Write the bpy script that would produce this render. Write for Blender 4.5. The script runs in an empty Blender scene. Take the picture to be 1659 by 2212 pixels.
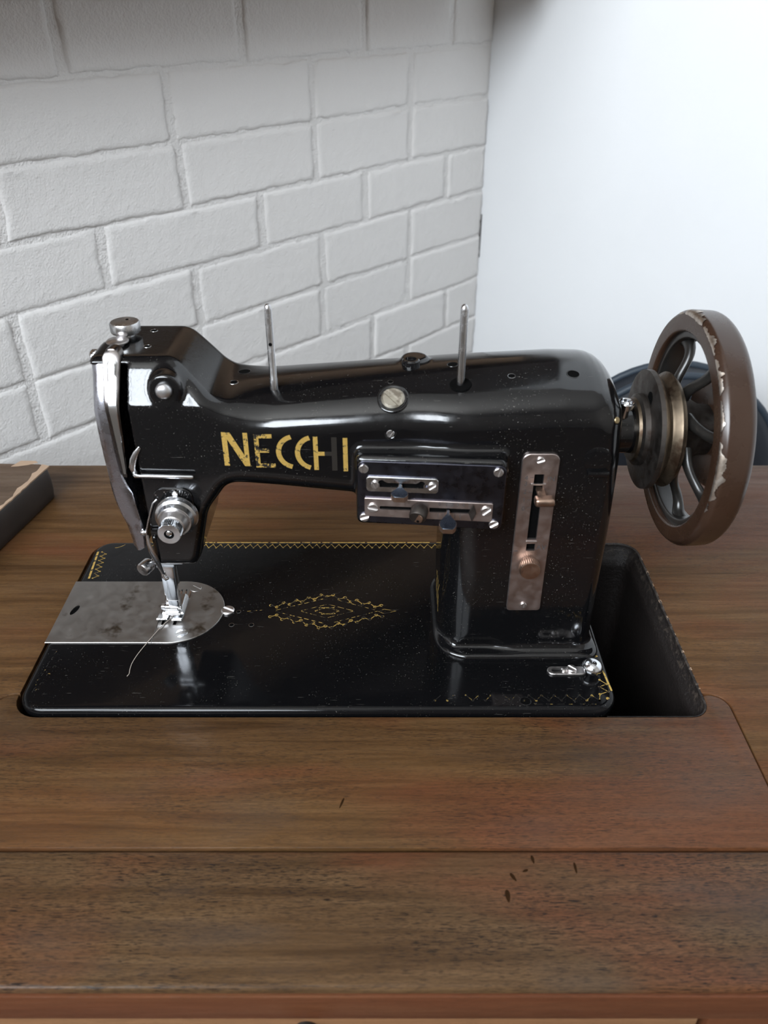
import bpy, bmesh, math, random
import numpy as np
from mathutils import Vector, Matrix

# ------------------------------------------------------------------ camera, light, exposure
# All lengths below are millimetres: X along the sewing machine's bed, Y away from the viewer, Z up from the bed's top.
# The room's floor is 764 mm below the bed.
FLOOR = -764.0
def W(p):
    return Vector((p[0] * .001, p[1] * .001, (p[2] - FLOOR) * .001))
scene = bpy.context.scene
PITCH = math.atan(1146 / 1750)
cam_data = bpy.data.cameras.new('camera')
cam = bpy.data.objects.new('camera', cam_data)
scene.collection.objects.link(cam)
cam.location = W((226, -345.4, 370))
cam.rotation_euler = (math.pi / 2 - PITCH, 0, 0)
cam_data.sensor_fit = 'VERTICAL'
cam_data.sensor_height = 24.0
cam_data.lens = 24.0 * 1750 / 2212
cam_data.clip_start = 0.01
cam_data.dof.use_dof = True
cam_data.dof.focus_distance = 0.56
cam_data.dof.aperture_fstop = 7.0
scene.camera = cam

world = bpy.data.worlds.new('world')
scene.world = world
world.use_nodes = True
world.node_tree.nodes['Background'].inputs[0].default_value = (0.75, 0.85, 1.0, 1)
world.node_tree.nodes['Background'].inputs[1].default_value = 0.25

# the two walls meet in a corner; DD runs along the brick wall to the corner, NN runs along the white wall into the room
WANG = math.radians(42)
P0 = np.array([-12.0, 649.8, 0.0])
DD = np.array([math.sin(WANG), math.cos(WANG), 0.0])
NN = np.array([math.cos(WANG), -math.sin(WANG), 0.0])
CORNER = 607.0
def room(s, n, z):
    p = P0 + DD * s + NN * n
    return (p[0], p[1], z)
# daylight through the window behind the viewer
WIN_S, WIN_N, WIN_Z = -1800.0, (90.0, 1650.0), (640.0, 1900.0)
sun_data = bpy.data.lights.new('window_daylight', 'AREA')
sun_data.shape = 'RECTANGLE'
sun_data.size = (WIN_N[1] - WIN_N[0]) * .001
sun_data.size_y = (WIN_Z[1] - WIN_Z[0]) * .001
sun_data.energy = 139.0
sun_data.color = (0.87, 0.935, 1.0)
sun = bpy.data.objects.new('window_daylight', sun_data)
scene.collection.objects.link(sun)
sun.location = W(room(WIN_S - 60, sum(WIN_N) / 2, sum(WIN_Z) / 2))
sun.rotation_euler = Vector((DD[0], DD[1], 0)).to_track_quat('-Z', 'Z').to_euler()
vs = scene.view_settings
vs.view_transform = 'Standard'
vs.look = 'None'
vs.gamma = 1.0
vs.use_curve_mapping = False
vs.exposure = 0.0
scene.cycles.max_bounces = 5
scene.cycles.diffuse_bounces = 3
scene.cycles.glossy_bounces = 4
scene.cycles.transmission_bounces = 2
scene.cycles.caustics_reflective = False

random.seed(7)
RNG = np.random.default_rng(11)

# ------------------------------------------------------------------ scene graph helpers
WLOC = {}
def empty(name, base, label=None, cat=None, group=None, kind=None):
    o = bpy.data.objects.new(name, None)
    scene.collection.objects.link(o)
    o.empty_display_size = 0.02
    o.location = W(base)
    WLOC[o.name] = Vector(o.location)
    tag(o, label, cat, group, kind)
    return o
def tag(o, label=None, cat=None, group=None, kind=None):
    if label: o['label'] = label
    if cat: o['category'] = cat
    if group: o['group'] = group
    if kind: o['kind'] = kind
    return o
def mk(name, vf, mat, parent=None, smooth=None, **kw):
    """link one mesh object; vf = (vertices in mm, faces); smooth = sharp-edge angle in degrees or None for flat"""
    V, F = vf
    V = np.asarray(V, float)
    lo, hi = V.min(0), V.max(0)
    c = (lo + hi) / 2
    if parent is None:
        c[2] = lo[2]
    me = bpy.data.meshes.new(name)
    me.from_pydata(((V - c) * .001).tolist(), [], F if isinstance(F, list) else F.tolist())
    me.update()
    me.materials.append(mat)
    if smooth is not None:
        me.shade_smooth()
        if smooth < 179:
            me.set_sharp_from_angle(angle=math.radians(smooth))
    o = bpy.data.objects.new(name, me)
    scene.collection.objects.link(o)
    w = W(c)
    WLOC[o.name] = w
    if parent is not None:
        o.parent = parent
        o.location = w - WLOC[parent.name]
    else:
        o.location = w
    tag(o, **kw)
    return o
def clone(src, name, at, parent=None, rot=None, **kw):
    """a copy that shares the mesh of src, its origin moved to `at` (mm)"""
    o = src.copy()
    o.name = name
    scene.collection.objects.link(o)
    w = W(at)
    WLOC[o.name] = w
    o.parent = parent
    o.location = w - WLOC[parent.name] if parent is not None else w
    if rot is not None:
        o.rotation_euler = rot
    tag(o, **kw)
    return o
def join(*parts):
    V, F, n = [], [], 0
    for v, f in parts:
        v = np.asarray(v, float)
        V.append(v)
        F += [[i + n for i in q] for q in f]
        n += len(v)
    return np.vstack(V), F

# ------------------------------------------------------------------ shapes
def frame(n, up=(0, 0, 1)):
    n = np.asarray(n, float); n = n / np.linalg.norm(n)
    up = np.asarray(up, float)
    if abs(n @ up) > .95: up = np.array([1.0, 0, 0])
    u = np.cross(up, n); u /= np.linalg.norm(u)
    return u, np.cross(n, u), n
def lathe(profile, o, axis, seg=32, up=(0, 0, 1), knurl=None):
    """revolve (radius, height) pairs about an axis through o; knurl=(first, last, depth) ripples those rings"""
    u, v, n = frame(axis, up)
    o = np.asarray(o, float)
    V, F, rings = [], [], []
    for k, (r, h) in enumerate(profile):
        if r < 1e-6:
            rings.append([len(V)]); V.append(o + n * h); continue
        ring = []
        for i in range(seg):
            a = 2 * math.pi * i / seg
            rr = r
            if knurl and knurl[0] <= k <= knurl[1] and i % 2: rr = r - knurl[2]
            ring.append(len(V))
            V.append(o + n * h + (u * math.cos(a) + v * math.sin(a)) * rr)
        rings.append(ring)
    for a, b in zip(rings, rings[1:]):
        m = max(len(a), len(b))
        for i in range(m):
            j = (i + 1) % m
            if len(a) == 1: F.append([a[0], b[i], b[j]])
            elif len(b) == 1: F.append([a[i], b[0], a[j]])
            else: F.append([a[i], b[i], b[j], a[j]])
    for ring, flip in ((rings[0], True), (rings[-1], False)):
        if len(ring) > 1: F.append(ring if flip else ring[::-1])
    return np.array(V), [f[::-1] for f in F]
def tube(path, r, seg=10, cap=True, closed=False, flat=None):
    """a round wire along a path; r may be a list; flat=(direction, factor) squeezes the section along a direction"""
    P = np.asarray(path, float); n = len(P)
    rs = r if hasattr(r, '__len__') else [r] * n
    V, F = [], []
    T = np.gradient(P, axis=0) if not closed else (np.roll(P, -1, 0) - np.roll(P, 1, 0))
    T /= np.linalg.norm(T, axis=1)[:, None]
    u = None
    for i in range(n):
        t = T[i]
        if u is None:
            a = np.array([0, 0, 1.0]) if abs(t[2]) < .9 else np.array([1.0, 0, 0])
            u = np.cross(a, t)
        u = u - t * (u @ t); u /= np.linalg.norm(u)
        v = np.cross(t, u)
        for k in range(seg):
            a = 2 * math.pi * k / seg
            q = (u * math.cos(a) + v * math.sin(a)) * rs[i]
            if flat is not None:
                fd = np.asarray(flat[0], float); fd = fd / np.linalg.norm(fd)
                q = q - fd * (q @ fd) * (1 - flat[1])
            V.append(P[i] + q)
    m = n if closed else n - 1
    for i in range(m):
        for k in range(seg):
            a, b = i * seg + k, i * seg + (k + 1) % seg
            c, d = ((i + 1) % n) * seg + (k + 1) % seg, ((i + 1) % n) * seg + k
            F.append([a, b, c, d])
    if cap and not closed:
        F.append(list(range(seg))[::-1]); F.append([(n - 1) * seg + k for k in range(seg)])
    return np.array(V), F
def bevbox(c, h, b=1.0, R=None, seg=2):
    bm = bmesh.new()
    bmesh.ops.create_cube(bm, size=2.0)
    for v in bm.verts: v.co = Vector((v.co.x * h[0], v.co.y * h[1], v.co.z * h[2]))
    if b > 0:
        bmesh.ops.bevel(bm, geom=bm.edges[:], offset=b, segments=seg, profile=.6, affect='EDGES')
    V = np.array([v.co[:] for v in bm.verts]); bm.verts.index_update()
    F = [[v.index for v in f.verts] for f in bm.faces]
    bm.free()
    if R is not None: V = V @ np.asarray(R).T
    return V + np.asarray(c, float), F
def fillet_poly(pts, seg=8):
    out = []; n = len(pts)
    for i in range(n):
        x, y, r = pts[i]; p = np.array([x, y], float)
        if r <= 0: out.append(p); continue
        a = np.array(pts[i - 1][:2], float) - p; b = np.array(pts[(i + 1) % n][:2], float) - p
        la, lb = np.linalg.norm(a), np.linalg.norm(b); a /= la; b /= lb
        ang = math.acos(max(-1, min(1, float(a @ b)))); t = min(r / math.tan(ang / 2), la * .49, lb * .49); rr = t * math.tan(ang / 2)
        c = p + (a + b) / np.linalg.norm(a + b) * (rr / math.sin(ang / 2))
        v0 = p + a * t - c; v1 = p + b * t - c
        a0 = math.atan2(v0[1], v0[0]); a1 = math.atan2(v1[1], v1[0]); da = (a1 - a0 + math.pi) % (2 * math.pi) - math.pi
        for k in range(seg + 1):
            q = a0 + da * k / seg; out.append(c + rr * np.array([math.cos(q), math.sin(q)]))
    return np.array(out)
def rrect(x0, x1, y0, y1, r, seg=6):
    return fillet_poly([(x0, y0, r), (x1, y0, r), (x1, y1, r), (x0, y1, r)], seg)
def area2(P):
    P = np.asarray(P); x, y = P[:, 0], P[:, 1]
    return float(np.sum(x * np.roll(y, -1) - y * np.roll(x, -1)))
def inset(P, d):
    """offset a closed counter-clockwise outline inward"""
    P = np.asarray(P, float)
    e0 = P - np.roll(P, 1, 0); e1 = np.roll(P, -1, 0) - P
    n0 = np.c_[-e0[:, 1], e0[:, 0]]; n0 /= np.linalg.norm(n0, axis=1)[:, None] + 1e-12
    n1 = np.c_[-e1[:, 1], e1[:, 0]]; n1 /= np.linalg.norm(n1, axis=1)[:, None] + 1e-12
    m = n0 + n1; L = np.maximum(.35, (m * m).sum(1) / 2)
    return P + m / L[:, None] * d
def loft(outline, prof, cap0=True, cap1=True):
    """stack an outline (XY) through (inset, z) pairs, bottom to top"""
    P = np.asarray(outline, float)
    if area2(P) < 0: P = P[::-1]
    V, F, n = [], [], len(P)
    for d, z in prof:
        Q = inset(P, d) if abs(d) > 1e-9 else P
        V += [[q[0], q[1], z] for q in Q]
    for k in range(len(prof) - 1):
        for i in range(n):
            j = (i + 1) % n
            F.append([k * n + i, k * n + j, (k + 1) * n + j, (k + 1) * n + i])
    if cap0: F.append(list(range(n))[::-1])
    if cap1: F.append([(len(prof) - 1) * n + i for i in range(n)])
    return np.array(V), F
def fill2d(outline, holes=()):
    """triangles of a flat outline with holes"""
    bm = bmesh.new(); edges = []
    for L in [outline] + list(holes):
        vs_ = [bm.verts.new((p[0], p[1], 0)) for p in L]
        edges += [bm.edges.new((vs_[i], vs_[(i + 1) % len(vs_)])) for i in range(len(vs_))]
    bmesh.ops.triangle_fill(bm, use_beauty=True, use_dissolve=False, edges=edges, normal=(0, 0, 1))
    bm.verts.index_update()
    V = np.array([v.co[:2] for v in bm.verts]); F = [[v.index for v in f.verts] for f in bm.faces]
    F = [f if area2(V[f]) > 0 else f[::-1] for f in F]
    bm.free()
    return V, F
def plate(outline, holes, t, put, bev=0.0):
    """a sheet with real holes; put(u, v, w) maps sheet coordinates (w from 0 at the back to t at the face) into space"""
    outline = np.asarray(outline, float)
    if area2(outline) < 0: outline = outline[::-1]
    holes = [np.asarray(h, float) if area2(h) < 0 else np.asarray(h, float)[::-1] for h in holes]
    top = inset(outline, bev) if bev else outline
    V2, F2 = fill2d(top, holes)
    V = [put(p[0], p[1], t) for p in V2]
    F = [list(f) for f in F2]
    def skirt(A, wa, B, wb):
        n0 = len(V); n = len(A)
        for p in A: V.append(put(p[0], p[1], wa))
        for p in B: V.append(put(p[0], p[1], wb))
        for i in range(n):
            j = (i + 1) % n
            F.append([n0 + i, n0 + j, n0 + n + j, n0 + n + i])
    if bev: skirt(outline, t - bev, top, t)
    skirt(outline, 0, outline, t - bev)
    for h in holes: skirt(h, 0, h, t)
    V = np.array(V)
    # keep the face pointing outwards whatever handedness put() has
    a, b, c = (np.array(put(*q)) for q in ((0, 0, 0), (1, 0, 0), (0, 1, 0)))
    if np.cross(b - a, c - a) @ (np.array(put(0, 0, 1)) - a) < 0: F = [f[::-1] for f in F]
    return V, F
def circ(x, y, r, n=20, ry=None):
    return np.array([[x + r * math.cos(2 * math.pi * i / n), y + (ry or r) * math.sin(2 * math.pi * i / n)] for i in range(n)])
def capsule(x0, x1, y, r, n=8):
    return np.array([[x1 + r * math.cos(a), y + r * math.sin(a)] for a in np.linspace(-math.pi / 2, math.pi / 2, n)] +
                    [[x0 + r * math.cos(a), y + r * math.sin(a)] for a in np.linspace(math.pi / 2, 3 * math.pi / 2, n)])
def stroke(pts, w, put, closed=False, lift=0.0):
    """a flat line of width w drawn through points, mapped by put(u, v)"""
    P = np.asarray(pts, float); n = len(P); V, F = [], []
    if closed: T = np.roll(P, -1, 0) - np.roll(P, 1, 0)
    else: T = np.gradient(P, axis=0)
    T /= np.linalg.norm(T, axis=1)[:, None] + 1e-9
    N = np.c_[-T[:, 1], T[:, 0]]
    for i in range(n):
        V.append(put(*(P[i] + N[i] * w / 2))); V.append(put(*(P[i] - N[i] * w / 2)))
    for i in range(n if closed else n - 1):
        j = (i + 1) % n
        F.append([2 * i, 2 * i + 1, 2 * j + 1, 2 * j])
    return np.array(V), F
def dot(x, y, r, put, n=8):
    return np.array([put(x + r * math.cos(2 * math.pi * i / n), y + r * math.sin(2 * math.pi * i / n)) for i in range(n)]), [list(range(n))]
def text_mesh(s, size, x, y, put, align='CENTER'):
    cu = bpy.data.curves.new('t', 'FONT')
    cu.body = s; cu.size = size; cu.align_x = align; cu.align_y = 'CENTER'; cu.resolution_u = 3
    ob = bpy.data.objects.new('t', cu)
    scene.collection.objects.link(ob)
    me = ob.evaluated_get(bpy.context.evaluated_depsgraph_get()).to_mesh()
    V = np.array([put(v.co.x + x, v.co.y + y) for v in me.vertices]); F = [list(p.vertices) for p in me.polygons]
    ob.to_mesh_clear()
    bpy.data.objects.remove(ob); bpy.data.curves.remove(cu)
    return V, F

# ------------------------------------------------------------------ materials (all procedural)
class NT:
    def __init__(s, name):
        s.m = bpy.data.materials.new(name); s.m.use_nodes = True
        s.t = s.m.node_tree; s.b = s.t.nodes['Principled BSDF']
    def n(s, kind, **kw):
        o = s.t.nodes.new(kind)
        for k, v in kw.items():
            if k in o.inputs: o.inputs[k].default_value = v
            else: setattr(o, k, v)
        return o
    def l(s, a, b): s.t.links.new(a, b)
    def coords(s, scale=(1, 1, 1), rot=(0, 0, 0), loc=(0, 0, 0), src='Object'):
        tc = s.n('ShaderNodeTexCoord'); mp = s.n('ShaderNodeMapping')
        mp.inputs['Scale'].default_value = scale; mp.inputs['Rotation'].default_value = rot; mp.inputs['Location'].default_value = loc
        s.l(tc.outputs[src], mp.inputs['Vector'])
        return mp.outputs['Vector']
    def noise(s, vec, scale, detail=3.0, rough=.5, dist=0.0):
        o = s.n('ShaderNodeTexNoise'); o.inputs['Scale'].default_value = scale; o.inputs['Detail'].default_value = detail
        o.inputs['Roughness'].default_value = rough; o.inputs['Distortion'].default_value = dist
        s.l(vec, o.inputs['Vector']); return o.outputs['Fac']
    def ramp(s, fac, stops):
        o = s.n('ShaderNodeValToRGB'); e = o.color_ramp.elements
        while len(e) < len(stops): e.new(.5)
        for q, (p, c) in zip(e, stops):
            q.position = p; q.color = c if len(c) == 4 else (*c, 1)
        s.l(fac, o.inputs['Fac']); return o.outputs['Color']
    def mix(s, fac, a, b, mode='MIX'):
        o = s.n('ShaderNodeMix', data_type='RGBA', blend_type=mode)
        for sock, v in ((o.inputs[0], fac), (o.inputs[6], a), (o.inputs[7], b)):
            if isinstance(v, (int, float)): sock.default_value = v
            elif isinstance(v, tuple): sock.default_value = v if len(v) == 4 else (*v, 1)
            else: s.l(v, sock)
        return o.outputs[2]
    def math(s, op, a, b=None, clamp=False):
        o = s.n('ShaderNodeMath', operation=op, use_clamp=clamp)
        for sock, v in zip(o.inputs, (a, b)):
            if v is None: continue
            if isinstance(v, (int, float)): sock.default_value = v
            else: s.l(v, sock)
        return o.outputs[0]
    def bump(s, h, strength=.2, dist=.001):
        o = s.n('ShaderNodeBump'); o.inputs['Strength'].default_value = strength; o.inputs['Distance'].default_value = dist
        s.l(h, o.inputs['Height']); s.l(o.outputs['Normal'], s.b.inputs['Normal'])
    def base(s, c):
        if isinstance(c, tuple): s.b.inputs['Base Color'].default_value = (*c, 1)
        else: s.l(c, s.b.inputs['Base Color'])
    def rough(s, r):
        if isinstance(r, (int, float)): s.b.inputs['Roughness'].default_value = r
        else: s.l(r, s.b.inputs['Roughness'])
    def metal(s, m):
        if isinstance(m, (int, float)): s.b.inputs['Metallic'].default_value = m
        else: s.l(m, s.b.inputs['Metallic'])
def white(v): return (v, v, v)

def lacquer(name, speck=.672, bumpy=.05, craze=None):
    """black japanned enamel, scuffed and flecked"""
    t = NT(name); v = t.coords()
    fleck = t.ramp(t.noise(v, 1050, 2, .65), [(speck, white(0)), (speck + .05, white(1))])
    patch = t.ramp(t.noise(v, 22, 3, .6), [(.42, white(0)), (.62, white(1))])
    m = t.math('MULTIPLY', fleck, patch)
    sv = t.coords((60, 900, 900), (0.4, 0.9, 0.3))
    scr = t.ramp(t.noise(sv, 1.6, 2, .5), [(.73, white(0)), (.76, white(1))])
    m = t.math('MAXIMUM', m, t.math('MULTIPLY', scr, .35))
    t.base(t.mix(m, (.0032, .0032, .0036), (.16, .15, .135)))
    t.rough(t.ramp(t.noise(v, 60, 4, .65), [(.3, white(.06)), (.75, white(.17))]))
    h = t.noise(v, 160, 2, .6)
    if craze:
        # crazed enamel on the forehead of the head
        sx = t.n('ShaderNodeSeparateXYZ'); t.l(v, sx.inputs[0])
        zone = t.math('MULTIPLY', t.ramp(sx.outputs['X'], [(0, white(1)), (.001, white(0))]) if False else t.math('LESS_THAN', sx.outputs['X'], -.093), t.math('GREATER_THAN', sx.outputs['Z'], craze))
        h = t.math('ADD', h, t.math('MULTIPLY', zone, t.math('MULTIPLY', t.noise(v, 520, 3, .7, .8), 2.2)))
    t.bump(h, bumpy, .0004)
    t.b.inputs['Specular IOR Level'].default_value = .6
    return t.m
def metal(name, col, r0, r1, stain=None, scale=180, bumpy=.0, stretch=(1, 1, 1)):
    t = NT(name); v = t.coords(stretch)
    n = t.noise(v, scale, 4, .6)
    t.metal(1.0)
    t.rough(t.ramp(n, [(.3, white(r0)), (.7, white(r1))]))
    if stain:
        k = t.ramp(t.noise(t.coords(loc=(3, 1, 2)), stain[1], 4, .65), [(stain[2], white(0)), (stain[2] + .10, white(1))])
        t.base(t.mix(k, col, stain[0]))
    else: t.base(t.mix(n, tuple(c * .88 for c in col), col))
    if bumpy: t.bump(n, bumpy, .0003)
    return t.m
def plain(name, col, r=.5, var=.15, scale=40, metallic=0.0, bumpy=.0):
    t = NT(name); n = t.noise(t.coords(), scale, 4, .6)
    t.base(t.mix(n, tuple(c * (1 - var) for c in col), tuple(min(1, c * (1 + var)) for c in col)))
    t.rough(r); t.metal(metallic)
    if bumpy: t.bump(n, bumpy, .0006)
    return t.m
def wood(name, tones, red, gloss=(.30, .48), off=(0, 0, 0), pore=.55, weather=0.0, warp=.5):
    """open-grained table veneer: long streaks along X, dark pores, reddish figure"""
    t = NT(name)
    big = t.noise(t.coords((2.2, 7, 7), loc=off), 1.6, 3, .55, .4)
    vg = t.coords((3.2, 60, 60), loc=off)
    grain = t.noise(vg, 2.0, 4, .62, warp)
    vf = t.coords((14, 420, 420), loc=off)
    fine = t.noise(vf, 2.2, 3, .6, .3)
    col = t.ramp(grain, [(.28, tones[0]), (.5, tones[1]), (.72, tones[2])])
    col = t.mix(t.ramp(big, [(.47, white(0)), (.60, white(1))]), col, t.mix(.62, col, red))
    col = t.mix(t.math('MULTIPLY', t.ramp(fine, [(.35, white(1)), (.6, white(0))]), .35), col, tones[0])
    wob = t.coords((1, 1, 1), loc=off)
    zone = t.ramp(t.noise(t.coords((5, 14, 14), loc=off), 1.3, 3, .6), [(.36, white(.30)), (.62, white(1))])
    p1 = t.ramp(t.noise(t.coords((150, 2000, 2000), (0, 0, .03), loc=off), 1.0, 2, .55, .5), [(.555, white(0)), (.62, white(1))])
    p2 = t.ramp(t.noise(t.coords((300, 4200, 4200), (0, 0, -.03), loc=off), 1.0, 2, .55, .4), [(.53, white(0)), (.62, white(1))])
    pores = t.math('MAXIMUM', p1, t.math('MULTIPLY', p2, .75))
    pm = t.math('MULTIPLY', pores, t.math('MULTIPLY', zone, pore), True)
    col = t.mix(pm, col, (.012, .008, .006))
    if weather:
        wz = t.ramp(t.noise(t.coords((3.5, 9, 9), loc=off), 1.4, 3, .6), [(.52, white(0)), (.68, white(1))])
        col = t.mix(t.math('MULTIPLY', wz, weather), col, (.055, .042, .034))
    t.base(col)
    t.b.inputs['Specular IOR Level'].default_value = .16
    t.rough(t.ramp(grain, [(.3, white(gloss[1])), (.7, white(gloss[0]))]))
    t.bump(t.math('SUBTRACT', 1.0, p1), .25, .0004)
    return t.m
def paintwall(name, col, bump=.35, fine=.4):
    t = NT(name); v = t.coords()
    n1 = t.noise(v, 9, 2, .6); n2 = t.noise(v, 420, 1, .6); n3 = t.noise(v, 90, 3, .6)
    t.base(t.mix(n1, tuple(c * .96 for c in col), col))
    t.rough(.62)
    t.bump(t.math('ADD', t.math('MULTIPLY', n2, fine), n3), bump, .0016)
    return t.m

M = {}
M['black'] = lacquer('black_enamel', craze=.078)
M['bed'] = lacquer('black_enamel_bed', .685, .02)
M['bed'].node_tree.nodes['Principled BSDF'].inputs['Specular IOR Level'].default_value = .22
M['dark'] = plain('recess_shade', (.0015, .0015, .0015), .9)  # near-black colour stands in for the shade inside holes and slots
M['dark'].node_tree.nodes['Principled BSDF'].inputs['Specular IOR Level'].default_value = .05
M['chrome'] = metal('chrome', (.80, .82, .85), .07, .20)
M['guard'] = metal('dark_steel_guard', (.17, .155, .15), .16, .28)
M['satin'] = metal('satin_steel', (.66, .66, .67), .30, .42)
M['face_steel'] = metal('face_steel', (.40, .40, .44), .20, .34, ((.26, .24, .25), 80, .60))
M['old_nickel'] = metal('old_nickel', (.40, .37, .31), .34, .5, ((.24, .21, .17), 120, .55))
M['steel'] = metal('polished_steel', (.62, .62, .63), .16, .32)
M['nickel'] = metal('worn_nickel', (.56, .53, .52), .26, .42, ((.30, .26, .23), 60, .60))
M['warm_nickel'] = metal('warm_nickel', (.47, .40, .38), .30, .46, ((.28, .24, .22), 70, .62))
M['copper'] = metal('coppery_lever', (.42, .29, .22), .28, .45, ((.25, .18, .15), 90, .6))
M['blued'] = metal('blued_panel', (.070, .070, .088), .22, .40, ((.13, .125, .13), 50, .62))
M['plate'] = metal('bed_plate_steel', (.36, .345, .33), .30, .50, ((.11, .085, .06), 34, .585), 120, .05)
M['brass'] = metal('dull_brass', (.52, .40, .22), .3, .5)
M['engrave'] = plain('engraved_mark', (.05, .045, .045), .6)
M['groove'] = metal('pulley_groove', (.135, .105, .075), .36, .55, ((.065, .042, .028), 60, .5))
M['pulley'] = metal('pulley_dark', (.085, .075, .068), .40, .60, ((.05, .035, .028), 60, .55))
def gold_mat(name, wear, fade=(.010, .009, .008)):
    t = NT(name); v = t.coords()
    k = t.ramp(t.noise(v, 260, 4, .7), [(wear, white(1)), (wear + .05, white(0))])
    spot = t.noise(v, 700, 2, .6)
    t.base(t.mix(k, t.mix(spot, (.60, .38, .08), (.95, .66, .20)), fade))
    t.metal(t.math('MULTIPLY', t.math('SUBTRACT', 1.0, k), .75))
    t.rough(.42)
    return t.m
M['gold'] = gold_mat('gold_leaf', .39)
M['gold_worn'] = gold_mat('gold_leaf_worn', .47)
M['gold_faint'] = gold_mat('gold_leaf_faint', .56)
M['ghost'] = plain('letter_ghost', (.016, .014, .012), .35)
M['gold_dull'] = gold_mat('gold_leaf_dull', .42, (.02, .014, .01))
def rim_paint():
    t = NT('brown_wheel_paint'); v = t.coords()
    n = t.noise(v, 40, 4, .6)
    col = t.mix(n, (.023, .0108, .0064), (.040, .0215, .0135))
    t.base(col)
    t.rough(t.ramp(n, [(.3, white(.22)), (.7, white(.34))]))
    return t.m
M['rim'] = rim_paint()
M['chip'] = metal('bare_metal_chip', (.66, .60, .54), .3, .5, ((.45, .38, .32), 160, .5))
M['spoke'] = plain('black_spoke', (.012, .011, .010), .30, .4, 90, 0, .1)
OLIVE = ((.042, .0195, .0066), (.090, .0455, .0178), (.125, .068, .029))
M['wood_main'] = wood('veneer_table', OLIVE, (.118, .038, .0165), off=(3.1, .7, 0), pore=.6, weather=.2)
M['wood_flap'] = wood('veneer_flap', OLIVE, (.125, .040, .0175), off=(.45, 2.3, 0), pore=.85, weather=.35)
M['wood_front'] = wood('veneer_front_strip', ((.042, .0215, .0088), (.086, .048, .0225), (.120, .071, .0355)), (.118, .0385, .0175), off=(1.0, 5.2, 0), pore=1.25, weather=.7, gloss=(.26, .44))
M['wood_edge'] = wood('red_edge_wood', ((.060, .022, .0095), (.100, .040, .0185), (.135, .060, .028)), (.11, .036, .0165), off=(6, 1, 0), pore=.3)
M['wood_pale'] = wood('drawer_wood', ((.14, .075, .032), (.22, .125, .06), (.28, .17, .09)), (.22, .10, .05), off=(2, 8, 0), pore=.3)
M['wood_dark'] = wood('dark_cabinet_wood', ((.020, .012, .008), (.036, .021, .013), (.05, .03, .019)), (.05, .022, .014), off=(7, 3, 0))
M['lid'] = wood('old_lid_veneer', ((.075, .050, .034), (.105, .072, .050), (.135, .097, .070)), (.11, .07, .048), off=(4, 4, 0), gloss=(.5, .7), pore=.25)
M['lid_edge'] = plain('lid_side', (.020, .0135, .010), .6, .7, 60, 0, .6)
M['bare_wood'] = plain('torn_bare_wood', (.36, .25, .17), .8, .12, 90, 0, .3)
M['well'] = plain('well_paint', (.016, .012, .010), .42, .5, 50, 0, .3)
def worn_edge():
    t = NT('well_worn_edge'); v = t.coords()
    k = t.ramp(t.noise(v, 240, 5, .7), [(.50, white(0)), (.60, white(1))])
    sx = t.n('ShaderNodeSeparateXYZ'); t.l(v, sx.inputs[0])
    k = t.math('MULTIPLY', k, t.math('GREATER_THAN', sx.outputs['Z'], .066))
    t.base(t.mix(k, (.013, .010, .009), (.045, .035, .028))); t.rough(.45); t.bump(t.noise(v, 300, 5, .7), .8, .0012)
    return t.m
M['well_edge'] = worn_edge()
M['dent'] = plain('bruised_veneer', (.020, .009, .0035), .9, .3, 200)
M['dent'].node_tree.nodes['Principled BSDF'].inputs['Specular IOR Level'].default_value = .05
M['brick'] = paintwall('painted_brick', (.74, .72, .70), .7, .6)
M['mortar'] = paintwall('painted_mortar', (.74, .72, .70), 1.0, 1.0)
M['plaster'] = paintwall('white_plaster', (.79, .80, .81), .06, .3)
M['floor'] = plain('floor_boards', (.085, .055, .035), .5)
M['ceiling'] = plain('ceiling_paint', (.55, .52, .48), .8)
M['room'] = plain('room_wall_paint', (.42, .38, .34), .8)
M['upper_shade_box'] = wood('upper_shade_box_wood', ((.03, .018, .012), (.05, .03, .02), (.07, .045, .03)), (.06, .03, .02), off=(5, 9, 0))  # dark wood of the added upper box, darkens what the bed mirrors
M['lower_shade_box'] = wood('lower_shade_box_wood', ((.36, .235, .14), (.48, .32, .20), (.56, .39, .26)), (.45, .27, .17), off=(9, 1, 0))  # pale warm wood of the added lower box, for brown bounce and reflections
M['navy'] = plain('navy_fabric', (.006, .009, .015), .62, .3, 30)
M['navy_trim'] = plain('grey_blue_trim', (.022, .033, .047), .55, .2, 30)
M['thread'] = plain('grey_thread', (.42, .36, .31), .8)

# ------------------------------------------------------------------ the room
def roombox(s0, s1, n0, n1, z0, z1):
    V = [room(s, n, z) for z in (z0, z1) for n in (n0, n1) for s in (s0, s1)]
    return np.array(V), [[0, 1, 3, 2][::-1] if False else [0, 1, 3, 2], [4, 6, 7, 5], [0, 4, 5, 1], [2, 3, 7, 6], [0, 2, 6, 4], [1, 5, 7, 3]]
def fixn(vf):
    V, F = vf
    c = V.mean(0); out = []
    for f in F:
        p = V[f]; n = np.cross(p[1] - p[0], p[2] - p[0])
        out.append(f if n @ (p.mean(0) - c) > 0 else f[::-1])
    return V, out
ROOM_N, CEIL = 2900.0, 2020.0
mk('floor', fixn(roombox(WIN_S - 100, CORNER + 60, -60, ROOM_N + 60, FLOOR - 40, FLOOR)), M['floor'], kind='structure')
mk('ceiling', fixn(roombox(WIN_S - 100, CORNER + 60, -60, ROOM_N + 60, CEIL, CEIL + 40)), M['ceiling'], kind='structure')
wall_left = mk('wall_left', fixn(roombox(WIN_S - 100, CORNER + 4, -60, -2.2, FLOOR, CEIL)), M['mortar'], kind='structure')
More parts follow.
